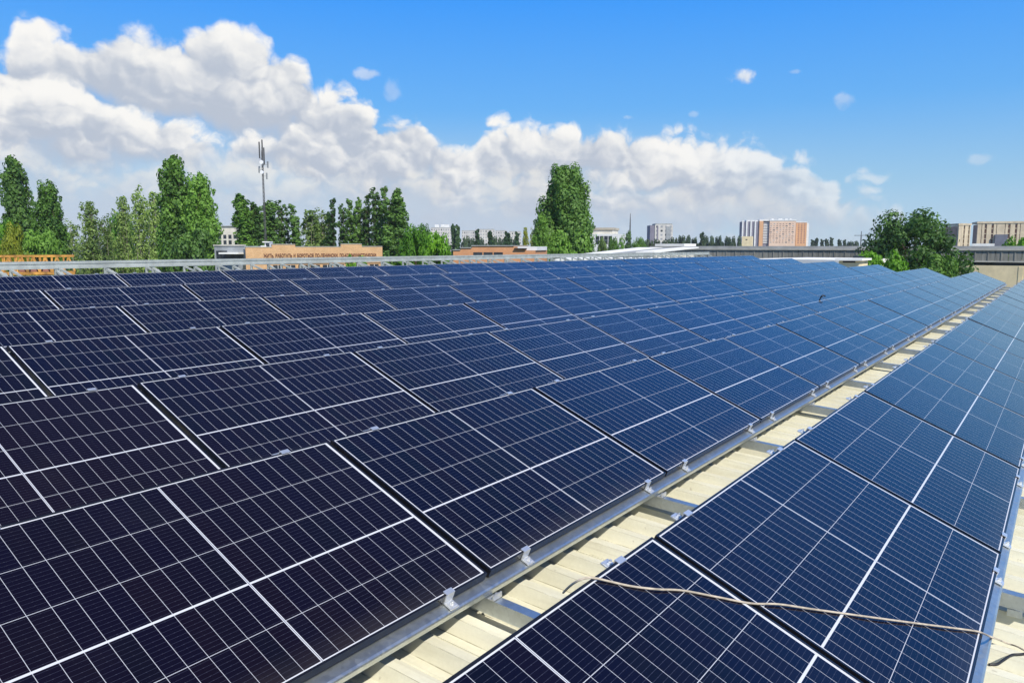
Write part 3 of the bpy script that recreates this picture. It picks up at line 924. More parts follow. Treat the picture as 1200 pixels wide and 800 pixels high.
# low white roof seen just past the far ends of the rows
b = Block(872, 88, 984, 80, 'annexe', 'low annexe with white flat roof showing past the far panel ends')
b.box('roof', 0, b.L, 0, 16, b.z(306, 985)-.35, b.z(304, 940), M['white_roof'])
b.box('wall', .2, b.L-.2, .2, 15.8, 0, b.z(306, 985)-.352, M['white_wall'])
b.box('skylight', b.u(972), b.u(986)-.1, 6, 9, b.z(304, 940)+.003, b.z(304, 940)+.35, M['glass_dark'])

b = Block(984, 74, 1008, 73, 'shed', 'small cream shed with dark opening between the annexe and the big tree')
b.box('wall', 0, b.L, 0, 5, 0, b.z(305.5), M['cream_wall'])
b.box('roof', -.3, b.L+.3, -.4, 5.3, b.z(305.3), b.z(303), M['white_roof'])
b.box('opening', .35, b.L-.35, -.02, .1, b.z(307.6), b.z(305.6), M['dark_gap'])

# --- brick building with the slogan
def slogan():
    b = Block(287.5, 100, 448, 108, 'brick_building', 'low orange brick building with a slogan in brown letters on its stepped parapet')
    L = b.L
    zt = b.z(289.8, 300)
    w = MB()
    u = [0, b.u(318.5), b.u(346), b.u(399.5), b.u(424), L]
    ztop = [zt, zt+.36, zt+.05, zt+.42, zt+.08]
    for a, c, z in zip(u, u[1:], ztop): w.box(a, c, 0, .45, zt-2.15, z)
    w.build('parapet', M['brick'], b.o)
    cp = MB()
    for a, c, z in zip(u, u[1:], ztop): cp.box(a+.002, c-.002, -.06, .5, z+.002, z+.07)
    cp.build('coping', M['concrete_pale'], b.o)
    b.box('wall', 0, L, .12, 14, 0, zt-2.152, M['brick'])
    b.box('roof', .1, L-.1, .47, 13.9, zt-2.15, zt-.25, M['grey_roof'])
    # windows below
    n = 9
    for i in range(n):
        x = b.u(325)+(L-b.u(325)-1.2)*i/(n-1)
        fm = MB(); fm.box(x-.62, x+.62, .02, .16, zt-3.9, zt-2.35)
        f = link_mesh('window', fm.mesh('window', M['glass_dark']), b.o)
        m = MB(); m.box(x-.03, x+.03, -.02, .018, zt-3.9, zt-2.35); m.box(x-.62, x+.62, -.02, .018, zt-2.9, zt-2.84)
        m.box(x-.68, x+.68, -.1, .018, zt-3.99, zt-3.905)
        link_mesh('frame', m.mesh('frame', M['white_wall']), f)
    # lettering
    cu = bpy.data.curves.new('slogan_text', 'FONT')
    cu.body = 'ЖИТЬ, РАБОТАТЬ И БОРОТЬСЯ ПО-ЛЕНИНСКИ, ПО-КОММУНИСТИЧЕСКИ'
    cu.extrude = 0.03; cu.size = 1.0; cu.space_word = 1.5; cu.offset = 0.022
    tmp = bpy.data.objects.new('slogan_text', cu); COL.objects.link(tmp)
    bpy.context.view_layer.update()
    me = bpy.data.meshes.new_from_object(tmp.evaluated_get(bpy.context.evaluated_depsgraph_get()))
    bpy.data.objects.remove(tmp)
    xs = [v.co.x for v in me.vertices]; ys = [v.co.y for v in me.vertices]
    x0, x1 = b.u(308.5), b.u(440.5)
    sx = (x1-x0)/(max(xs)-min(xs)); sy = 0.58/ (max(ys)-min(ys))
    zb = zt-1.42
    for v in me.vertices:
        X, Y, Z = v.co
        v.co = (x0+(X-min(xs))*sx, -.035-Z, zb+(Y-min(ys))*sy)
    me.materials.clear(); me.materials.append(M['letter'])
    link_mesh('lettering', me, b.o)
    return b
sb = slogan()

# grey flat-roofed building at the left of the slogan wall
b = Block(251, 104, 287, 103, 'grey_building', 'grey flat-roofed building left of the brick slogan wall')
b.box('wall', 0, b.L-.02, 0, 12, 0, b.z(288.3), M['grey_paint'])
b.box('parapet', -.1, b.L-.03, -.12, .3, b.z(288.2), b.z(286.7), M['concrete_pale'])
b.box('canopy', b.u(264), b.L-.05, -1.6, -.003, b.z(297.6), b.z(295.6), M['white_roof'])
b.windows([b.u(257), b.u(262)], [b.z(299)], 1.0, 1.2)
b.windows([b.u(270), b.u(277), b.u(284)], [b.z(303)], 1.1, 1.3)

# cream block far behind it
b = Block(244, 215, 278, 214, 'cream_building', 'pale cream block with small windows between the poplars at left')
b.box('wall', 0, b.L, 0, 14, 0, b.z(265.8), M['cream_pale'])
b.box('roof', -.3, b.L+.3, -.3, 14.3, b.z(265.7), b.z(264.6), M['grey_roof'])
b.windows([b.u(x) for x in (252, 258, 264, 270, 276)], [b.z(277.5)], 0.9, 1.1)
b.windows([b.u(x) for x in (252, 258, 264, 270)], [b.z(284)], 0.9, 1.1)

# --- low orange brick building
b = Block(531, 92, 627, 90, 'brick_building', 'low orange brick building left of the big poplar')
zt = b.z(287.8)
w = MB()
for a, c, z in ((531, 540, 293.3), (540, 553, 290.8), (553, 603, 288.4), (603, 616, 291.8), (616, 627, 293.6)): w.box(b.u(a), b.u(c), 0, 9, 0, b.z(z))
w.build('wall', M['brick2'], b.o)
w = MB()
for a, c, z in ((531, 540, 293.3), (540, 553, 290.8), (553, 603, 288.4)): w.box(b.u(a)-.05, b.u(c)-.06, -.12, 9.1, b.z(z)+.003, b.z(z)+.10)
w.build('coping', M['grey_roof'], b.o)
w = MB(); w.box(b.u(603), b.u(617), -.3, 9, b.z(291.8)+.003, b.z(291.8)+.10); w.build('canopy', M['dark_gap'], b.o)
w = MB(); w.box(b.u(606), b.u(628.5), .3, 8, b.z(293.4)+.003, b.z(288.9)); w.build('rooftop_hut', M['white_wall'], b.o)
b.windows([b.u(x) for x in (560, 572, 584)], [b.z(299)], 1.1, .7)

# --- white building with stepped top right of the big poplar
b = Block(690, 250, 724, 247, 'white_building', 'white stepped building just right of the big poplar')
b.box('wall', 0, b.L, 0, 14, 0, b.z(274.2), M['white_wall'])
b.box('penthouse', b.u(691), b.u(716), 2, 12, b.z(274.2)+.003, b.z(269.5), M['cream_pale'])
b.box('roof', b.u(690), b.u(717), 1.6, 12.4, b.z(269.4), b.z(266.8), M['concrete'])
b.windows([b.u(x) for x in (700, 705, 710, 715)], [b.z(284), b.z(279)], 1.2, 1.3)

# --- white sloping sheds before the grey hall
b = Block(686, 96, 766, 92, 'shed', 'row of white low pitched sheds left of the long grey hall')
def slope(name, xa, xb, za, zb, y0, y1, m):
    u0, u1 = b.u(xa), b.u(xb)
    q = MB(); q.quad_solid([(u0, y0, za-.18), (u1, y0, za-.18), (u1, y1, zb-.18), (u0, y1, zb-.18), (u0, y0, za), (u1, y0, za), (u1, y1, zb), (u0, y1, zb)])
    q.build(name, m, b.o)
slope('roof', 684, 717, b.z(297), b.z(290), 0, 22, M['white_roof'])
slope('roof', 717.2, 745, b.z(296.5), b.z(290.5), 0, 22, M['grey_roof'])
slope('roof', 745.2, 767, b.z(294.6), b.z(289.4), 0, 22, M['white_roof'])
b.box('wall', .2, b.L-.2, .3, 21, 0, b.z(298.2), M['cream_pale'])
b.box('gutter', 0, b.u(767), -.15, -.005, b.z(298.2), b.z(297.0), M['grey_paint'])

# low white-roofed store behind the bare racks
b = Block(650, 62, 800, 60, 'store', 'low store with bright white roof glimpsed through the bare rack legs')
b.box('roof', 0, b.L, 0, 12, b.z(306)-.2, b.z(303.5), M['white_roof'])
b.box('wall', .2, b.L-.2, .2, 11.8, 0, b.z(306)-.202, M['white_wall'])

# --- distant apartment blocks
def apartments(xa, D, xb, ytop, label, cols, floors, m=None, D2=None, group='distant pale apartment blocks'):
    b = Block(xa, D, xb, D2 or D, 'apartment_building', label, group=group)
    H = b.z(ytop)
    b.box('wall', 0, b.L, 0, 13, 0, H, m or M['block_wall'])
    b.box('roof', .4, b.L-.4, .4, 12.6, H+.003, H+.9, M['grey_roof'])
    fh = H/floors
    for i in range(cols):
        for j in range(floors):
            if fh*(j+.5)+GZ < -2: continue
            x = b.L*(i+.5)/cols
            fm = MB(); fm.box(x-b.L/cols*.22, x+b.L/cols*.22, -.06, .05, fh*(j+.32), fh*(j+.78))
            link_mesh('window', fm.mesh('window', M['window_far'] if (i*7+j*3) % 4 else M['glass_dark']), b.o)
    return b
b = apartments(505, 720, 530, 267.5, 'pale apartment block farthest left, above the bright green trees', 9, 9)
for x in (512, 519, 524): b.box('lift_house', b.u(x)-2, b.u(x)+2, 3, 8, b.z(267.5)+.903, b.z(267.5)+3.5, M['white_wall'])
apartments(541, 760, 556, 271, 'pale apartment block just right of the twin distant poplars', 6, 8)
apartments(556.5, 700, 580, 269.5, 'pale apartment block behind the small poplars, over the brick roof', 8, 9)
apartments(580.5, 740, 594, 271, 'pale apartment block left of the dark single poplar', 5, 8)
apartments(596, 720, 611, 272, 'pale apartment block nearest the yellowish trees', 5, 8)
b = apartments(767, 520, 788, 263.5, 'white tower block with dark left end above the tree line', 4, 9, group=None)
b.box('end_wall', b.u(761.5), -.05, .5, 12, 0, b.z(264), M['violet_grey'])
b.box('balcony_strip', b.L*.62, b.L*.88, -.5, -.07, b.z(281), b.z(265.5), M['grey_paint'])
b.box('stair_strip', b.u(769.5), b.u(771), -.25, -.07, b.z(281), b.z(265.5), M['violet_grey'])
b.box('lift_house', b.u(771), b.u(781), 3, 9, b.z(263.5)+.903, b.z(262), M['grey_paint'])

# --- orange and white high-rise
def highrise():
    b = Block(889, 1010, 946, 1000, 'high_rise', 'tall orange and white apartment high-rise with grey left wing', 'building')
    H = b.z(259.0)
    b.box('wall', b.u(901), b.u(931.5), 0, 22, 0, H, M['peach_tower'])
    b.box('corner_bay', b.u(932.5), b.u(945), 3, 24, 0, b.z(261), M['orange_tower'])
    b.box('corner_crown', b.u(932.2), b.u(945.6), 2.6, 24.4, b.z(261)+.01, b.z(260), M['white_wall'])
    b.box('link', b.u(931.5)+.01, b.u(932.5)-.01, 8, 20, 0, b.z(261), M['violet_grey'])
    b.box('side_bay', b.u(945)+.01, b.u(948), 5, 22, 0, b.z(261.5), M['white_wall'])
    b.box('crown', b.u(901)-.4, b.u(931.5)+.3, -.5, 22.4, H+.01, b.z(257.6), M['white_wall'])
    b.box('stair_tower', b.u(893.5), b.u(901)-.02, 4, 22, 0, b.z(259.5), M['violet_grey'])
    b.box('orange_bay', b.u(889), b.u(893.5)-.02, 0, 22, 0, b.z(259), M['orange_tower'])
    b.box('bay_crown', b.u(888.7), b.u(900), 1, 22.4, b.z(259)+.02, b.z(257), M['white_wall'])
    # grey left wing running away from the viewer
    b.box('left_wing', b.u(868.5), b.u(889)-.02, 2, 24, 0, b.z(259.5), M['violet_grey'])
    for x in (868.8, 873.5, 878.5, 883.5):
        b.box('white_strip', b.u(x), b.u(x+1.7), .5, 1.99, 0, b.z(258), M['white_wall'])
    b.box('wing_crown', b.u(874), b.u(888), 3, 20, b.z(259.5)+.02, b.z(257.8), M['white_wall'])
    for i in range(8):
        px = 902.5+27.5*i/7.5
        for z in np.linspace(b.z(284), b.z(262.5), 10):
            x = b.u(px)
            k_ = (i*5+int(z)*3) % 7
            fm = MB(); fm.box(x-(.7 if k_ % 2 else 1.3), x+(.7 if k_ % 3 else 1.2), -.05, .05, z-.62, z+.62)
            link_mesh('window', fm.mesh('window', M['glass_dark' if k_ == 0 else 'window_far' if k_ == 3 else 'window_warm']), b.o)
    for z in np.linspace(b.z(284.5), b.z(261.5), 13):
        b.box('balcony', b.u(894.2), b.u(900.4), 3.2, 3.99, z-.6, z+.6, M['white_wall'])
    for z in np.linspace(b.z(284.5), b.z(263), 11):
        for px in (935.5, 939, 942.5):
            x = b.u(px); fm = MB(); fm.box(x-.8, x+.8, 2.93, 3.05, z-.7, z+.7)
            link_mesh('corner_window', fm.mesh('corner_window', M['brick_red']), b.o)
    for px, w in ((914, 5), (921, 3.5), (905, 3), (926, 2.5)):
        x = b.u(px); b.box('rooftop_box', x-w/2, x+w/2, 6, 12, b.z(257.6)+.01, b.z(256.3), M['white_wall'])
highrise()
b = Block(869, 420, 881, 418, 'utility_building', 'small cream building with dark stain before the high-rise')
b.box('wall', 0, b.L, 0, 7, 0, b.z(277), M['cream_wall'])
b.box('tank', b.u(866), -.02, 1, 5, 0, b.z(277.4), M['white_wall'])
b.windows([b.u(874.5)], [b.z(280.8)], 1.0, .5, M['dark_gap'])

# --- unfinished concrete blocks at the far right
def skeleton(xa, D, xb, D2, ytop, label, bays):
    b = Block(xa, D, xb, D2, 'unfinished_building', label, group='unfinished concrete blocks at right')
    H = b.z(ytop)
    b.box('wall', .3, b.L-.3, 1.2, 18, 0, H-.5, M['brick_bay'])
    b.box('roof', -.4, b.L+.4, -.4, 18.4, H, H+1.1, M['concrete_warm'])
    b.box('penthouse', b.L*.45, b.L*1.0, 4, 15, H+1.103, b.z(ytop-2.6), M['concrete_pale'])
    n = 8
    for j in range(1, n): b.box('floor_slab', 0, b.L, .1, 1.19, H*j/n-.2, H*j/n+.2, M['concrete_warm'])
    for i in range(bays+1):
        x = b.L*i/bays
        wd = (1.9, .6, 1.1, .6)[i % 4]
        b.box('column', max(0, x-wd), min(b.L, x+wd), -.1, 1.195, 0, H-.003, M['concrete_warm'])
    return b
b = skeleton(1144, 440, 1206, 430, 262, 'unfinished concrete apartment block with open bays at far right', 9)
b.box('cladding', b.u(1164.5), b.u(1179), -2.2, -.12, 0, b.z(275), M['slate_blue'])
b.box('site_hoarding', b.u(1137), b.u(1163), -6, -5.5, 0, b.z(285.5), M['white_wall'])
skeleton(1122, 500, 1136, 500, 264, 'unfinished concrete block half hidden behind the big round tree', 3)

# --- telecom mast, antenna, tower crane
def mast():
    D = 112
    top, base = bg(307.5, 163, D), bg(314.5, 286, D)
    x, y = bx(311.5, D)
    m = thing('telecom_mast', 'tall thin dark telecom mast with antennas at its top', 'mast', (x, y, GZ))
    zt, zb = top[2]-GZ, 0
    H = zt-1.6
    st = MB()
    for i in range(3):
        a = i*2.094; st.tube([(.17*math.cos(a), .17*math.sin(a), 0), (.11*math.cos(a), .11*math.sin(a), H)], .032, 6)
    k = 0.0; j = 0
    while k < H-.6:
        r0 = .17-.06*k/H; r1 = .17-.06*(k+.6)/H
        for i in range(3):
            a, c = i*2.094, ((i+1) % 3)*2.094
            st.tube([(r0*math.cos(a), r0*math.sin(a), k), (r1*math.cos(c), r1*math.sin(c), k+.6)], .018, 4, closed_ends=False)
            st.tube([(r0*math.cos(a), r0*math.sin(a), k), (r0*math.cos(c), r0*math.sin(c), k)], .018, 4, closed_ends=False)
        k += .6
    st.build('lattice', M['mast_steel'], m)
    pl = MB(); pl.tube([(0, 0, H), (0, 0, H+.5)], .07, 8); pl.build('spigot', M['mast_steel'], m)
    for i, (dx, dz, ln) in enumerate(((-.38, -1.1, 2.3), (.04, -1.1, 2.6), (.26, -2.0, 2.4))):
        p = MB(); v = RT*dx
        p.box(v[0]-.065, v[0]+.065, v[1]-.065, v[1]+.065, H+dz, H+dz+ln)
        p.beam((0, 0, H+dz-.2), (v[0], v[1], H+dz+.1), .06, .06)
        p.build('panel_antenna', M['mast_steel'], m)
    for dz, s in ((-1.7, .26), (-3.1, .24)):
        p = MB(); c = -FH*.30
        p.tube([(c[0], c[1], H+dz), (c[0]-FH[0]*.25, c[1]-FH[1]*.25, H+dz)], [s, s*1.05], 14)
        p.build('dish', M['white_plastic'], m)
    for dz, sx in ((-2.0, .75), (-2.7, -.5), (-3.6, .55)):
        p = MB(); v = RT*sx
        p.beam((0, 0, H+dz), (v[0], v[1], H+dz), .05, .05); p.box(v[0]-.09, v[0]+.09, v[1]-.09, v[1]+.09, H+dz-.45, H+dz+.45)
        p.build('side_antenna', M['grey_paint'], m)
mast()
D = 103.5
b = Block(305.5, D, 316, D, 'equipment_cabinet', 'white equipment cabinet with dark window on the slogan building roof', 'cabinet')
z0 = bz(290.5, D)-GZ
b.box('base', 0, b.L*.62, 0, 1.2, z0-2.4, z0+.30, M['white_wall'])
b.box('cabin', b.L*.45, b.L, .1, 1.3, z0-2.4, z0+.72, M['white_plastic'])
b.box('window', b.L*.55, b.L*.97, .05, .13, z0+.1, z0+.62, M['glass_dark'])
b.box('roof', b.L*.22, b.L*1.03, -.05, 1.4, z0+.722, z0+.86, M['white_roof'])

def antenna():
    D = 420; x, y = bx(738, D)
    m = thing('radio_tower', 'thin distant radio tower rising behind a dark fir', 'tower', (x, y, GZ))
    H = bz(250, D)-GZ
    s = MB(); s.tube([(0, 0, 0), (0, 0, H*.55)], [.9, .5], 6); s.build('lower_shaft', M['mast_steel'], m)
    s = MB(); s.tube([(0, 0, H*.55+.005), (0, 0, H*.8), (0, 0, H)], [.42, .35, .12], 6); s.build('upper_shaft', M['mast_steel'], m)
antenna()
def crane():
    D = 900; x, y = bx(1008.5, D)
    m = thing('tower_crane', 'faint far tower crane above the tree line left of the big round tree', 'crane', (x, y, GZ))
    H = bz(276, D)-GZ
    s = MB(); s.beam((0, 0, 0), (0, 0, H), 1.1, 1.1, up=(1, 0, 0)); s.build('tower', M['mast_steel'], m)
    s = MB(); j = RT*22; k = -RT*8; s.beam((k[0], k[1], H), (j[0], j[1], H+.5), .9, .7); s.build('jib', M['mast_steel'], m)
    s = MB(); s.beam((0, 0, H+.36), (0, 0, H+5), .7, .7, up=(1, 0, 0)); s.build('mast_head', M['mast_steel'], m)
crane()

# --- yellow gantry crane girder beyond the left of the roof
def gantry():
    D = 58
    b = Block(-60, D, 86, D+4, 'gantry_crane', 'yellow lattice gantry crane girder behind the bare racks at left', 'crane')
    z1, z0 = b.z(299.0, 40), b.z(322, 40)
    L = b.L
    for yy in (0, 1.6):
        m = MB(); m.box(0, L, yy-.09, yy+.09, z1-.16, z1); m.build('top_chord', M['yellow_steel'], b.o)
        m = MB(); m.box(0, L, yy-.11, yy+.11, z0, z0+.22); m.build('bottom_chord', M['yellow_steel'], b.o)
        n = 10
        m = MB()
        for i in range(n):
            a, c = L*i/n, L*(i+1)/n; h = (a+c)/2
            m.beam((a, yy+.002, z0+.22), (h, yy+.002, z1-.16), .10, .10); m.beam((h, yy-.002, z1-.16), (c, yy-.002, z0+.22), .10, .10)
            m.box(a-.05+.06, a+.05+.06, yy-.049, yy+.049, z0+.22, z1-.16)
        m.build('lattice', M['yellow_steel'], b.o)
    m = MB()
    for i in range(15): x = L*i/14; m.box(min(x, L-.08), min(x+.08, L), .111, 1.489, z0+.05, z0+.15)
    m.build('cross_tie', M['yellow_steel'], b.o)
    m = MB(); m.box(b.u(20), b.u(56), .3, 1.3, z0+.225, z0+1.0); m.build('trolley', M['brick_red'], b.o)
    for x in (0.4, L-.6):
        for yy in (-.5, 2.1):
            m = MB(); m.beam((x, yy, 0), (x, .8+(.3 if yy > 0 else -.3), z0-.003), .3, .3, up=(1, 0, 0)); m.build('leg', M['yellow_steel'], b.o)
gantry()

# ------------------------------------------------------------------ trees
def leaf_cloud(centers, radii, counts, size, rs, squash=1.0):
    """Leaf quads gathered in clumps; each leaf faces roughly out of its clump."""
    C, Nn = [], []
    for c, r, n in zip(centers, radii, counts):
        d = rs.normal(size=(n, 3)); d /= np.linalg.norm(d, axis=1)[:, None]+1e-9
        rad = r*(rs.uniform(0.25, 1.0, n)**0.55)
        off = d*rad[:, None]; off[:, 2] *= squash
        C.append(np.asarray(c)+off); Nn.append(d + rs.normal(size=(n, 3))*0.30 + np.array([0, 0, .12]))
    C = np.concatenate(C); N = np.concatenate(Nn); N /= np.linalg.norm(N, axis=1)[:, None]
    n = len(C)
    t = np.cross(N, rs.normal(size=(n, 3))); t /= np.linalg.norm(t, axis=1)[:, None]+1e-9
    w = np.cross(N, t)
    s = size*rs.uniform(.6, 1.35, n)[:, None]
    V = np.empty((n, 4, 3))
    V[:, 0] = C-t*s*.62; V[:, 1] = C-w*s*.42+N*s*.10; V[:, 2] = C+t*s*.62; V[:, 3] = C+w*s*.42+N*s*.10
    return V.reshape(-1, 3)

def leaf_mesh(name, V, m):
    me = bpy.data.meshes.new(name); n = len(V)//4
    me.vertices.add(4*n); me.vertices.foreach_set('co', V.astype(np.float32).ravel())
    me.loops.add(4*n); me.loops.foreach_set('vertex_index', np.arange(4*n, dtype=np.int32))
    me.polygons.add(n); me.polygons.foreach_set('loop_start', np.arange(0, 4*n, 4, dtype=np.int32))
    me.polygons.foreach_set('loop_total', np.full(n, 4, dtype=np.int32))
    me.materials.append(m); me.update(); me.validate()
    return me

def poplar_geo(H, w, seed, spires, dens=1.0, size=.42, low=.05, gap=0.0):
    """Columnar crown of steep limbs; every limb carries clumps and ends in its own tip."""
    rs = np.random.RandomState(seed)
    tr = MB()
    tr.tube([(0, 0, 0), (.05, .02, H*.3), (0, .05, H*.6), (0, 0, H*.93)], [.028*H*.7, .02*H*.7, .011*H*.7, .03], 8)
    cs, rr, cn = [], [], []
    for i in range(spires):
        a = rs.uniform(0, 6.28); t0 = rs.uniform(.02, .55)
        ro = w/2*math.sqrt(rs.uniform(.02, 1))*.85
        ro *= 1.0 if t0 < .5 else .6
        top = H*(1-.30*(ro/(w/2))**2*rs.uniform(.5, 1.1)-rs.uniform(0, .07))
        if i == 0: ro, top = .0, H
        base = np.array([0, 0, H*t0*.6]); mid = np.array([ro*math.cos(a), ro*math.sin(a), H*(t0*.6+.14)]); tip = np.array([ro*math.cos(a)*.70, ro*math.sin(a)*.70, top])
        pts = spline([base, mid, (mid+tip)/2+rs.normal(size=3)*.12*w/4, tip], 3)
        tr.tube(pts, [max(.02, .055*(1-k/len(pts))*H/20) for k in range(len(pts))], 5)
        n = int((top-mid[2])/(.066*H))+2
        for k in range(n):
            t = k/(n-1)
            if rs.uniform() < gap: continue
            p = mid*(1-t)+tip*t + rs.normal(size=3)*.075*w
            z = p[2]/H
            if z < low: continue
            r = w*(.185-.075*t)*rs.uniform(.55, 1.35)
            p[2] = min(p[2], H-r*.9)
            cs.append(p); rr.append(r); cn.append(int(dens*26*(r/.5)**1.5)+5)
        # skirt of low clumps
    for k in range(int(spires*1.3)):
        a = rs.uniform(0, 6.28); z = rs.uniform(low, .5)*H; q = w/2*rs.uniform(.35, 1)*min(1, .45+z/H*1.6)
        if rs.uniform() < gap: continue
        r = w*.16*rs.uniform(.7, 1.3)
        cs.append(np.array([q*math.cos(a), q*math.sin(a), z])); rr.append(r); cn.append(int(dens*26*(r/.5)**1.5)+5)
    return tr, leaf_cloud(cs, rr, cn, size, rs, 1.5)

def round_geo(H, w, seed, clumps, dens=1.0, size=.42, low=.12, rcl=.16, conic=0.0):
    rs = np.random.RandomState(seed)
    tr = MB(); tr.tube([(0, 0, 0), (.1, 0, H*.15), (.1, .1, H*.4), (0, 0, H*.72)], [.03*H*.8, .022*H*.8, .014*H*.8, .04], 8)
    cs, rr, cn = [], [], []
    for i in range(clumps):
        u = rs.uniform(-1, 1); a = rs.uniform(0, 6.28); q = rs.uniform(.35, 1)**.5
        zc = low+(1-low)*.5
        s = math.sqrt(1-u*u)
        zz = (zc+u*q*(1-low)*.5)
        taper = 1-conic*max(0, (zz-low)/(1-low))
        p = np.array([w/2*s*q*math.cos(a)*taper, w/2*s*q*math.sin(a)*taper, zz*H])*np.array([.92, .92, 1])
        r = w*rcl*rs.uniform(.6, 1.35)
        p[2] = min(p[2], H-r*.7)
        cs.append(p); rr.append(r); cn.append(int(dens*30*(r/.8)**2)+6)
        if i % 2 == 0:
            tr.tube(spline([np.array([.05, .05, H*rs.uniform(.12, .45)]), p*np.array([.45, .45, .82]), p], 3), [.09*H/12*(1-k/7.5) for k in range(7)], 5)
    return tr, leaf_cloud(cs, rr, cn, size, rs, .9)

def tree_proto(geo, bark):
    tr, V = geo
    return tr.mesh('trunk', bark, True), V
MESHES = {}
def crown_mesh(kind, leaf):
    key = (kind, leaf)
    if key not in MESHES: MESHES[key] = leaf_mesh('crown', GEO[kind][1], M[leaf])
    return MESHES[key]
GEO = {
    'poplar_a': tree_proto(poplar_geo(20, 6.0, 1, 30, 1.2, .40), M['bark']),
    'poplar_b': tree_proto(poplar_geo(20, 5.6, 2, 26, 1.2, .40), M['bark']),
    'poplar_c': tree_proto(poplar_geo(20, 4.2, 8, 16, 1.1, .40), M['bark']),
    'slim_a': tree_proto(poplar_geo(20, 2.8, 3, 9, 1.1, .40), M['bark']),
    'slim_b': tree_proto(poplar_geo(20, 3.0, 4, 8, 1.1, .40), M['bark']),
    'wispy_a': tree_proto(poplar_geo(18, 5.0, 5, 17, .62, .36, .05, .12), M['bark_pale']),
    'wispy_b': tree_proto(poplar_geo(18, 4.6, 6, 14, .55, .36, .05, .14), M['bark_pale']),
    'big_poplar': tree_proto(poplar_geo(22, 9.6, 11, 64, 1.0, .40, .03), M['bark']),
    'round_a': tree_proto(round_geo(11, 10, 21, 70, 1.3, .40), M['bark']),
    'round_b': tree_proto(round_geo(10, 9, 22, 60, 1.3, .42, .05), M['bark']),
    'broad': tree_proto(round_geo(14, 14, 23, 170, 1.25, .36, .06, .105), M['bark']),
    'fir': tree_proto(round_geo(14, 6, 24, 46, 1.2, .5, .04, .16, .75), M['bark']),
    'far_poplar': tree_proto(poplar_geo(20, 5, 31, 7, .35, 1.1), M['bark']),
    'far_round': tree_proto(round_geo(10, 11, 32, 22, .5, 1.1, .03, .2), M['bark']),
}
HW = {'poplar_a': (20, 6.0), 'poplar_b': (20, 5.6), 'poplar_c': (20, 4.2), 'slim_a': (20, 2.8), 'slim_b': (20, 3.0), 'wispy_a': (18, 5.0), 'wispy_b': (18, 4.6),
      'big_poplar': (22, 9.6), 'round_a': (11, 10), 'round_b': (10, 9), 'broad': (14, 14), 'fir': (14, 6), 'far_poplar': (20, 5), 'far_round': (10, 11)}
tr_rng = random.Random(9)
def tree(kind, leaf, px, ytop, wpx, D, label, group=None, name='tree', lean=0.0, spin=None):
    H0, W0 = HW[kind]
    x, y = bx(px, D)
    H = bz(ytop, D, px)-GZ
    w = wpx*D/F_PX
    o = thing(name, label, 'tree', (x, y, GZ), (0, 0, 0), group)
    rot = Matrix.Rotation(tr_rng.uniform(0, 6.28) if spin is None else spin, 4, 'Z')
    o.rotation_euler = (0, 0, 0)
    if lean: o.rotation_euler = (0, lean, YAW-math.pi/2)
    else: o.rotation_euler = (0, 0, tr_rng.uniform(0, 6.28) if spin is None else spin)
    o.scale = (w/W0, w/W0, H/H0)
    link_mesh('trunk', GEO[kind][0], o); link_mesh('crown', crown_mesh(kind, leaf), o)
    return o

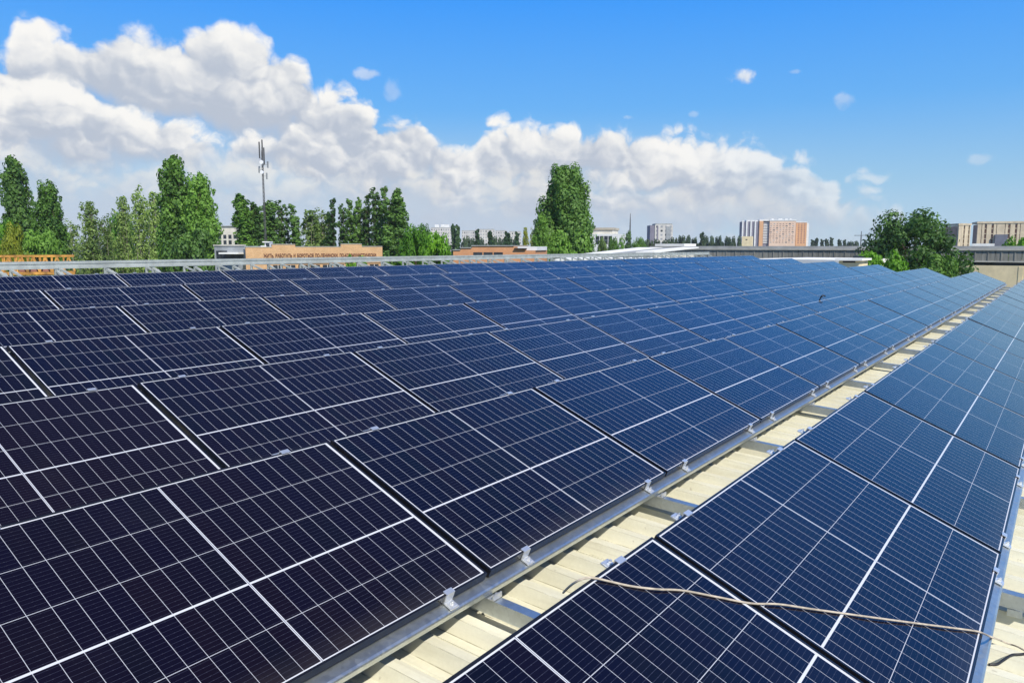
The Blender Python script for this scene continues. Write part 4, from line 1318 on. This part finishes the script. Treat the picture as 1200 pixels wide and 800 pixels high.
T = [
 # left edge
 ('round_b', 'leaf_bright', 2, 252, 34, 112, 'bright green tree cut by the left picture edge', None),
 ('round_a', 'leaf_yellow', 16, 263, 30, 104, 'yellow-green tree at the foot of the tall left poplar', None),
 ('slim_b', 'leaf_blue', 15, 236, 9, 190, 'faint slim poplar behind the leftmost bright trees', None),
 ('poplar_b', 'leaf_dark', 32, 183, 38, 128, 'tallest dark poplar of the leaning left pair', None),
 ('poplar_a', 'leaf_mid', 60, 213, 36, 124, 'shorter right-hand poplar of the left pair', None),
 ('round_b', 'leaf_mid', 50, 266, 46, 118, 'low dense green growth at the foot of the left poplar pair', None),
 ('wispy_b', 'leaf_olive', 84, 256, 20, 150, 'short olive poplar next to the left poplar pair', None),
 ('wispy_a', 'leaf_olive', 107, 237, 28, 146, 'loose olive poplar standing free right of the left pair', None),
 ('wispy_b', 'leaf_olive', 125, 250, 22, 150, 'low olive poplar behind the loose free-standing one', None),
 ('round_a', 'leaf_bright', 143, 250, 34, 185, 'pale bright green round tree between loose olive poplars', None),
 ('wispy_a', 'leaf_olive', 147, 231, 24, 142, 'loose poplar left of the tallest olive poplar', None),
 ('wispy_b', 'leaf_olive', 165, 216, 28, 140, 'tallest loose olive poplar left of the dense dark pair', None),
 ('wispy_a', 'leaf_olive', 183, 226, 26, 138, 'loose olive poplar touching the dense dark pair', None),
 ('poplar_b', 'leaf_mid', 210, 182, 40, 124, 'tall dense poplar, left one of the dense pair beside the cream block', None),
 ('poplar_a', 'leaf_mid', 236, 204, 38, 121, 'dense poplar, right one of the pair beside the cream block', None),
 ('round_b', 'leaf_dark', 226, 262, 56, 119, 'dark growth at the foot of the dense poplar pair', None),
 # behind the mast
 ('poplar_c', 'leaf_mid', 283, 228, 26, 150, 'leftmost poplar of the clump behind the telecom mast', None),
 ('poplar_c', 'leaf_dark', 299, 238, 22, 152, 'poplar just left of the telecom mast', None),
 ('poplar_c', 'leaf_dark', 317, 236, 24, 154, 'poplar directly behind the telecom mast', None),
 ('slim_b', 'leaf_dark', 331, 235, 16, 156, 'poplar right of the telecom mast', None),
 ('slim_a', 'leaf_dark', 345, 240, 15, 154, 'rightmost poplar of the clump behind the mast', None),
 ('wispy_a', 'leaf_olive', 364, 247, 26, 158, 'sparse olive poplar above the slogan wall', None),
 ('wispy_b', 'leaf_olive', 378, 243, 22, 160, 'sparse poplar with pale stems right of the olive one', None),
 ('slim_a', 'leaf_dark', 391, 233, 13, 150, 'slim dark poplar opening the poplar row right of the mast', None),
 ('slim_b', 'leaf_dark', 403, 239, 13, 151, 'second slim poplar of the row over the slogan wall', None),
 ('slim_a', 'leaf_dark', 411, 234, 13, 152, 'third slim poplar of the row over the slogan wall', None),
 ('slim_b', 'leaf_dark', 421, 231, 14, 152, 'fourth slim poplar of the row over the slogan wall', None),
 ('slim_a', 'leaf_dark', 431, 228, 14, 151, 'fifth slim poplar of the row over the slogan wall', None),
 ('slim_b', 'leaf_dark', 441, 220, 14, 150, 'tall slim poplar left of the highest pair in the row', None),
 ('slim_a', 'leaf_dark', 452, 219, 15, 149, 'highest slim poplar of the row over the slogan wall', None),
 ('poplar_c', 'leaf_dark', 467, 222, 26, 146, 'broad dark poplar closing the row beside the bright trees', None),
 ('round_a', 'leaf_bright', 487, 265, 44, 112, 'bright green round tree at the right end of the slogan wall', None),
 ('round_b', 'leaf_bright', 511, 269, 40, 106, 'light green round tree left of the low orange brick building', None),
 ('round_a', 'leaf_dark', 497, 264, 22, 135, 'dark tree top showing behind the bright round trees', None),
 ('round_b', 'leaf_bright', 416, 296, 36, 72, 'bright green bush top in front of the slogan letters', None),
 # centre
 ('far_poplar', 'leaf_blue', 531, 263, 9, 320, 'left one of the twin distant poplars before the pale blocks', None),
 ('far_poplar', 'leaf_blue', 537, 264, 9, 318, 'right one of the twin distant poplars before the pale blocks', None),
 ('far_poplar', 'leaf_blue', 559, 269, 9, 330, 'distant poplar in front of the middle pale block', None),
 ('far_poplar', 'leaf_blue', 574, 271, 10, 320, 'distant pointed poplar right of the middle pale block', None),
 ('far_poplar', 'leaf_blue', 595, 272, 12, 310, 'distant dark poplar above the orange brick roof', None),
 ('far_poplar', 'leaf_blue', 606, 272, 8, 340, 'small distant poplar left of the yellowish trees', None),
 ('wispy_a', 'leaf_yellow', 616, 267, 11, 190, 'pale yellowish tree beside the low brick building', None),
 ('wispy_b', 'leaf_yellow', 624, 266, 9, 190, 'yellowish thin tree touching the big poplar', None),
 ('big_poplar', 'leaf_dark', 661, 196, 62, 122, 'big broad dark poplar standing alone at centre', None),
 ('poplar_a', 'leaf_mid', 634, 252, 26, 116, 'small poplar leaning on the left of the big central poplar', None),
 ('round_b', 'leaf_mid', 664, 266, 62, 119, 'dense lower growth round the foot of the big central poplar', None),
 # right of centre
 ('round_a', 'leaf_olive', 706, 279, 13, 210, 'small olive tree in front of the white stepped building', None),
 ('round_b', 'leaf_mid', 718, 276, 14, 215, 'small round green tree right of the white stepped building', None),
 ('wispy_b', 'leaf_bright', 729, 274, 10, 205, 'small light green tree left of the dark fir', None),
 ('fir', 'leaf_blue', 736.5, 270, 16, 215, 'dark fir below the thin radio tower', None),
 ('round_a', 'leaf_mid', 749, 279, 20, 225, 'round tree between the fir and the white tower block', None),
 ('broad', 'leaf_dark', 1072, 246, 124, 92, 'large round dark green tree behind the far panels at right', None),
 ('round_b', 'leaf_bright', 1034, 291, 62, 84, 'low green bush at the left foot of the large round tree', None),
 ('round_a', 'leaf_mid', 1100, 300, 60, 86, 'low green bush at the right foot of the large round tree', None),
 ('round_b', 'leaf_bright', 1194, 275, 36, 150, 'green tree cut by the right picture edge before the concrete block', None),
]
for k, lf, px, yt, wp, D, lab, grp in T:
    nm = 'poplar_tree' if k in ('poplar_a', 'poplar_b', 'poplar_c', 'slim_a', 'slim_b', 'wispy_a', 'wispy_b', 'big_poplar', 'far_poplar') else ('fir_tree' if k == 'fir' else 'leafy_tree')
    if D < 90 and yt > 285: nm = 'bush'
    if 280 < px < 470 and D > 145: wp *= 1.4
    o = tree(k, lf, px, yt, wp, D, lab, grp, nm, lean=-.05 if px == 32 else 0.0)
    if nm == 'bush': o['category'] = 'bush'

# tree line along the horizon: single trees, each too small to show its parts
def far_line():
    rs = random.Random(5)
    i = 0
    def put(kind, px, yt, wp, D, lab, grp):
        tree(kind, 'leaf_far', px, yt, wp, D, lab, grp, 'distant_tree')
    for px, yt in ((755, 282), (790, 278.5), (796, 277), (803, 277.5), (809, 276.5), (815, 279), (829, 277), (836, 277.5), (843, 278), (850, 278.5), (857, 277.8), (864, 277.5)):
        put('far_round', px, yt+rs.uniform(-.5, .5), 9.5, 430+rs.uniform(-30, 30), 'small round tree of the far tree line between the white tower block and the high-rise', 'far tree line left of the high-rise')
    put('far_poplar', 822, 272.5, 9, 400, 'darker pointed tree standing above the far tree line', None)
    for px, yt in ((952, 281), (957, 279), (963, 280.5), (968, 280), (974, 278.3), (983, 280.5), (989, 281), (1014, 281.5)):
        put('far_poplar', px, yt, 6.5, 560, 'small bluish tree on the skyline right of the high-rise', 'far trees right of the high-rise')
    for px in (994, 1000, 1006, 1020, 1028):
        put('far_round', px, 283.8+rs.uniform(-.6, .6), 11, 600, 'low distant tree on the skyline left of the large round tree', 'low far trees left of the round tree')
    for px in (545, 551, 566, 583, 589, 601):
        put('far_round', px, 279+rs.uniform(-1.5, 1), 11, 380, 'low dark tree at the feet of the distant pale blocks', 'low trees before the pale blocks')
    for px in (692, 700, 760, 768, 777, 786):
        put('far_round', px, 281+rs.uniform(-1, 1), 10, 360, 'low tree on the horizon round the white buildings at centre right', 'low trees round the white buildings')
far_line()

if HAZE: build_haze()
